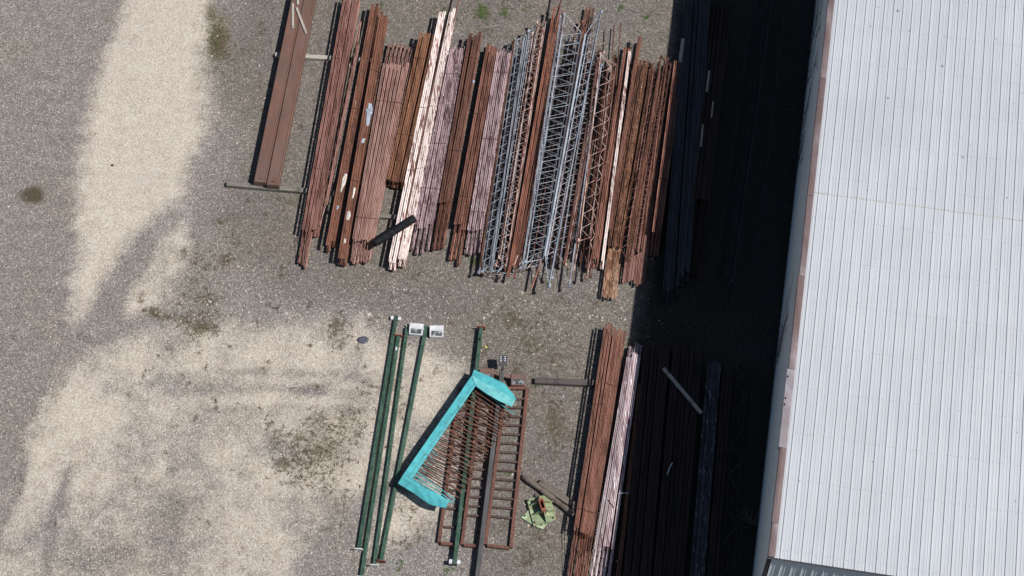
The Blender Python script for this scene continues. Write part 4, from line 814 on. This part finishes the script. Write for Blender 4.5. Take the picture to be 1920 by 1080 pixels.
# ------------------------------------------------------------------ metal building
HZ = 6.8
SL = 0.02
Q0, Q1 = at(1440.5,1038,HZ), at(1553.7,0,HZ+0.5)
e1 = (Q1-Q0); e1.z = 0; e1.normalize(); e2 = Vector((e1.y, -e1.x, 0))
B = lambda a, s, z: Vector((Q0.x, Q0.y, 0))+e1*a+e2*s+Z*(z+(SL*a if z > HZ-1 else 0))           # a along the rake, s across the roof
LEN, WID, RIB = 46.0, 26.0, 0.305
bO = B(0, 0, 0); bld = empty('metal_building', bO, 'large white metal shed with ribbed roof and brownish roof edge at the right', 'building')
def sheet_mat(name, c1, c2, specks, streak):
    m = NT(name); pz = m.n('NewGeometry').outputs['Position']
    # rotate so that streaks follow the ribs
    vr = m.n('VectorRotate', {'Vector': pz, 'Angle': math.atan2(e1.x, e1.y)}, rotation_type='Z_AXIS').outputs[0]
    ns = m.noise(m.scaled(vr, (9, 0.12, streak)), 2.0, 5, 0.6); nb = m.noise(pz, 0.5, 4); nf = m.noise(pz, 3.5, 5, 0.6)
    c = m.mix(m.ss(ns, 0.36, 0.66), c1, c2)
    k = m.map(nb, 0.3, 0.7, 0.95, 1.04); c = m.mix(1.0, c, m.n('CombineColor', {0: k, 1: k, 2: k}).outputs[0], 'MULTIPLY')
    vo = m.n('TexVoronoi', {'Vector': pz, 'Scale': 3.2}); sz = m.n('SeparateColor', {0: vo.outputs['Color']})
    r_ = m.math('MULTIPLY', m.math('POWER', sz.outputs[0], 5.0), 0.13*specks)
    sp = m.math('LESS_THAN', vo.outputs['Distance'], r_)
    c = m.mix(m.math('MULTIPLY', sp, m.map(sz.outputs[1], 0, 1, 0.2, 0.75)), c, A(110,104,98))
    c = m.mix(m.math('MULTIPLY', m.ss(nf, 0.62, 0.8), 0.12), c, A(150,140,126))
    m.put(m.p.inputs['Base Color'], c); m.p.inputs['Roughness'].default_value = 0.5; m.p.inputs['Specular IOR Level'].default_value = 0.3
    return m.m
M['roof_a'] = sheet_mat('roof_sheet_speckled', A(200,205,213,1.38), A(211,216,223,1.38), 1.35, 1)
M['roof_b'] = sheet_mat('roof_sheet_clean', A(201,206,213,1.36), A(213,217,223,1.36), 0.75, 1)
M['wall'] = sheet_mat('wall_sheet', A(226,236,250,1.05), A(232,240,252,1.05), 0.6, 0.3)
def flash_mat(name, c1, c2, c3, rough):
    m = NT(name); gv = m.n('NewGeometry').outputs['Position']; rnd = m.n('ObjectInfo').outputs['Random']
    off = m.math('MULTIPLY', rnd, 60.0); cv = m.n('CombineXYZ', {0: off, 1: off, 2: off}).outputs[0]
    v = m.scaled(gv, (1.2, .45, 1.2), cv); n1 = m.noise(v, 1.5, 4, 0.55); n2 = m.noise(v, 9, 4, 0.6)
    c = m.mix(m.ss(n1, 0.3, 0.6), c1, c2); c = m.mix(m.ss(n1, 0.52, 0.82), c, c3)
    k = m.math('MULTIPLY', m.map(n2, 0.3, 0.7, 0.92, 1.08), m.map(rnd, 0, 1, 0.88, 1.08)); c = m.mix(1.0, c, m.n('CombineColor', {0: k, 1: k, 2: k}).outputs[0], 'MULTIPLY')
    m.put(m.p.inputs['Base Color'], c); m.p.inputs['Roughness'].default_value = rough; m.p.inputs['Metallic'].default_value = 0.35
    m.put(m.p.inputs['Normal'], m.n('Bump', {'Height': n1, 'Strength': 0.3, 'Distance': 0.02}).outputs[0])
    return m.m
M['flash'] = flash_mat('flashing', A(132,110,108), A(150,132,132), A(196,186,190), 0.42)  # pale patches paint sky reflections into the metal
M['flash_shine'] = flash_mat('flashing_shine', A(160,144,148), A(196,188,194), A(236,234,240), 0.38)  # same flashing with a soft shine painted in as paler colour
M['eave_dark'] = painted('eave_dark', A(92,62,54), A(64,44,40), 0.4, along=(2, 2, 2))
M['trim'] = painted('trim', A(224,214,212), A(206,190,186), 0.35, along=(2, 2, 2), vary=0.05)
prof = [(0.0, 0.0), (0.009, 0.023), (0.030, 0.023), (0.042, 0.0), (0.128, 0.0), (0.136, 0.006), (0.150, 0.006), (0.158, 0.0), (0.212, 0.0), (0.220, 0.006), (0.234, 0.006), (0.242, 0.0)]
def ribbed(pt, u0, u1, v0, v1, depth=1.0, off=0.0, n=1):
    """corrugated sheet; pt(u, v, h) maps across / along / height"""
    b = MB(); us = []
    k = math.floor((u0-off)/RIB)
    while off+k*RIB < u1:
        for x, h in prof:
            u = off+k*RIB+x
            if u0 <= u <= u1: us.append((u, h*depth))
        k += 1
    vs = []
    rows = [v0+(v1-v0)*i/n for i in range(n+1)]
    for v in rows: vs += [pt(u, v, h) for u, h in us]
    m_ = len(us); b.add(vs, [[r*m_+i, r*m_+i+1, (r+1)*m_+i+1, (r+1)*m_+i] for r in range(n) for i in range(m_-1)])
    # underside a little below gives the sheet a thickness
    b.add([v-(pt(0, 0, .02)-pt(0, 0, 0))*0.2 for v in vs], [[r*m_+i, (r+1)*m_+i, (r+1)*m_+i+1, r*m_+i+1] for r in range(n) for i in range(m_-1)])
    return b
lp = at(1538, 360, HZ+0.33); LAP = (Vector((lp.x, lp.y, 0))-Vector((Q0.x, Q0.y, 0))).dot(e1)
roof = lambda z: (lambda u, v, h: B(v, u, HZ+z+h))
b = ribbed(roof(0.0), 0.17, WID, -0.10, LAP+0.1, off=0.03); b.obj('roof_sheet', M['roof_b'], bld, bO, label='lower cleaner half of the ribbed roof')
b = ribbed(roof(0.006), 0.17, WID, LAP, LEN, off=0.03); b.obj('roof_sheet', M['roof_a'], bld, bO, label='upper speckled half of the ribbed roof')
# dirt line caught under the lap
b = MB(); k = 0; vs = []
while k*0.06 < WID-0.4:
    s0 = 0.2+k*0.06; wv = 0.006+0.02*random.random()**2
    vs += [B(LAP-wv, s0, HZ+.0075), B(LAP+.03, s0, HZ+.0075), B(LAP+.03, s0, HZ+.003), B(LAP-wv, s0, HZ+.003)]; k += 1
b.add(vs, [[4*i+c_, 4*i+(c_+1) % 4, 4*i+4+(c_+1) % 4, 4*i+4+c_] for i in range(k-1) for c_ in range(4)])
M['lap_dirt'] = painted('lap_dirt', A(202,200,194), A(182,178,170), 0.45, along=(2, 2, 2), vary=0)
b.obj('lap_dirt', M['lap_dirt'], bld, bO)
b = MB()
for r_ in range(0, 24):
    a_ = 0.9+1.5*r_ if r_ else 0.16
    for k in range(0, 40):
        for ph in (0.09, 0.182, 0.268):
            if r_ and ph == 0.182 and k % 2: continue
            s0 = 0.03+k*RIB+ph
            if s0 < 0.25: continue
            if random.random() < 0.2: continue
            zz = HZ+(0.006 if a_ > LAP else 0); c = B(a_+random.uniform(-.02, .02)+(0.06*(ph > .2) if not r_ else 0), s0, zz)
            b.tube([c, c+Z*0.007], 0.0085, 6)
b.obj('roof_screws', M['dark_metal'], bld, bO, kind='stuff')
# rake flashing in lengths, each a little out of line
edges = [-0.10, 0.95, 3.35, 5.95, 9.2, 12.1, 13.6, 16.6, 19.6, 22.6, 26, 30, 36, 41, LEN]
for i in range(len(edges)-1):
    a0, a1 = edges[i]+.004, edges[i+1]-.004; new = i == 2  # third length carries the painted shine
    x0, x1 = random.uniform(-.02, .012), random.uniform(-.02, .012); dz = 0.006*(i % 2)
    if new: x0 = x1 = -0.05
    b = MB(); top = HZ+0.062+dz; P_ = []
    n = 6
    for j in range(n+1):
        a_ = a0+(a1-a0)*j/n; xx = x0+(x1-x0)*j/n
        P_.append([B(a_, 0.205, top-.022), B(a_, 0.18, top-.004), B(a_, 0.09, top+random.uniform(-.004, .004)), B(a_, xx+0.02, top-.004), B(a_, xx, top-.02), B(a_, xx, HZ-.10), B(a_, xx+.02, HZ-.10), B(a_, 0.172, HZ+.041+dz)])
    m_ = 8; vs = [v for r in P_ for v in r]
    b.add(vs, [[r*m_+i_, r*m_+(i_+1) % m_, (r+1)*m_+(i_+1) % m_, (r+1)*m_+i_] for r in range(n) for i_ in range(m_)]+[list(range(m_)), list(range(n*m_, n*m_+m_))[::-1]])
    b.obj('rake_flashing', M['flash_shine'] if new else M['flash'], bld, bO, label='length of roof edge flashing with a bright painted shine' if new else None)
    if new:
        for f, sx in ((0.9, 0.0), (0.62, 0.0), (0.54, -.005)):
            h = MB(); c = B(a0+(a1-a0)*f, sx, top+.003); h.slab([c+e1*0.05+e2*.01, c+e2*.035, c-e1*0.045, c-e2*.025], .004); h.obj('chip', M['tarred'], bld, bO)
# left wall (in shade) and front wall
wl = 0.05
b = ribbed(lambda u, v, h: B(u, wl-h, v), 0.07, LEN, 0.12, HZ+.03, depth=0.75, off=0.02); b.obj('side_wall', M['wall'], bld, bO)
b = ribbed(lambda u, v, h: B(-0.02-h, u, v), wl+.02, WID, 0.12, HZ-.05, depth=1.0, off=0.13); b.obj('front_wall', M['wall'], bld, bO)
b = MB(); b.bar(B(-0.005, wl-.0, 0.1), B(-0.005, wl-.0, HZ-.19), 0.09, 0.09, e1, 0.01); b.obj('corner_trim', M['dark_metal'], bld, bO)
b = MB(); b.bar(B(-.055, .10, HZ-.028), B(-.055, WID, HZ-.028), 0.05, 0.05); b.obj('eave_closure', M['eave_dark'], bld, bO)
b = MB(); b.bar(B(-.035, .0, HZ-.12), B(-.035, WID, HZ-.12), 0.09, 0.13); b.obj('eave_trim', M['trim'], bld, bO)
k = 0
while 0.03+k*RIB < WID:
    if k < 60:
        b = MB(); s0 = 0.06+k*RIB
        if s0 > 0.2: b.bar(B(-.084, s0, HZ-.10), B(-.084, s0, HZ-.002), 0.034, 0.012, e2); b.obj('rib_end', M['trim'], bld, bO)
    k += 1
b = MB(); b.bar(B(.10, .10, 0.06), B(LEN, .10, 0.06), 0.16, 0.12); b.obj('plinth', M['wood_grey'], bld, bO)
b = MB(); b.bar(B(.10, .2, 0.06), B(.10, WID, 0.06), 0.16, 0.12); b.obj('plinth', M['wood_grey'], bld, bO)
b = MB(); b.slab([B(LEN-.05, .12, HZ-.2), B(LEN-.05, WID, HZ-.2), B(.12, WID, HZ-.2), B(.12, .12, HZ-.2)], 0.05); b.obj('ceiling', M['eave_dark'], bld, bO)

# bare climbing stems on the shaded wall
M['stem'] = painted('stem', A(104,98,96), A(80,76,74), 0.45, along=(4, 4, 4))
def vine(a0, z0, z1, label, n, spread):
    b = MB(); O_ = B(a0, 0, 0)
    for _ in range(n):
        a_, z_ = a0+random.uniform(-spread, spread), 0.0 if random.random() < 0.6 else random.uniform(0, z0); pts = []
        top = random.uniform(z0, z1); lean = random.uniform(-.45, .45)
        while z_ < top:
            pts.append(B(a_, 0.035-random.uniform(0.028, 0.06), z_)); z_ += random.uniform(.12, .3); a_ += lean*.25+random.gauss(0, .07)
            if len(pts) > 3 and random.random() < .35:
                qa, qz, sub = a_, z_, []
                dr = random.choice((-1, 1))
                for _k in range(random.randint(3, 6)):
                    sub.append(B(qa, 0.035-random.uniform(0.02, 0.06), qz)); qa += dr*random.uniform(.03, .14); qz += random.uniform(.05, .22)
                b.tube(sub, [0.006]*(len(sub)-1)+[0.003], 5)
        if len(pts) > 2: b.tube(pts, [0.010-0.005*i/len(pts) for i in range(len(pts))], 5)
    tag(b.obj('climbing_vine', M['stem'], None, O_), label, 'vine')
def wall_a(x, y): 
    v = at(x, y, 0); return (Vector((v.x, v.y, 0))-Vector((Q0.x, Q0.y, 0))).dot(e1)
vine(wall_a(1514,130), 3.5, 6.2, 'bare dark vine on the shaded wall, uppermost of the four', 6, 1.6)
vine(wall_a(1498,270), 2.5, 4.8, 'bare dark vine on the shaded wall at the height of the roof lap line', 4, 0.7)
vine(wall_a(1490,360), 2, 4.2, 'bare dark vine on the shaded wall just below the roof lap line', 4, 0.6)
vine(wall_a(1455,690), 3, 5.6, 'bare dark vine on the shaded wall, lowest of the four, above the bright flashing', 5, 0.8)
# leafless bush in the shade by the wall
b = MB(); c0 = at(1408, 985)
for _ in range(16):
    a_ = random.uniform(0, 6.28); q_ = Vector((c0.x, c0.y, 0)); pts = [q_.copy()]; d = Vector((math.cos(a_)*.5, math.sin(a_)*.5, 1)).normalized()
    for k in range(5):
        d = (d+Vector((random.gauss(0, .25), random.gauss(0, .25), random.gauss(0, .1)))).normalized(); q_ = q_+d*random.uniform(.1, .22); pts.append(q_.copy())
    b.tube(pts, [0.014, .012, .01, .008, .006, .004], 5)
tag(b.obj('bare_bush', M['wood_grey'], None, c0), 'small leafless bush in the shade near the lower corner of the building', 'bush')
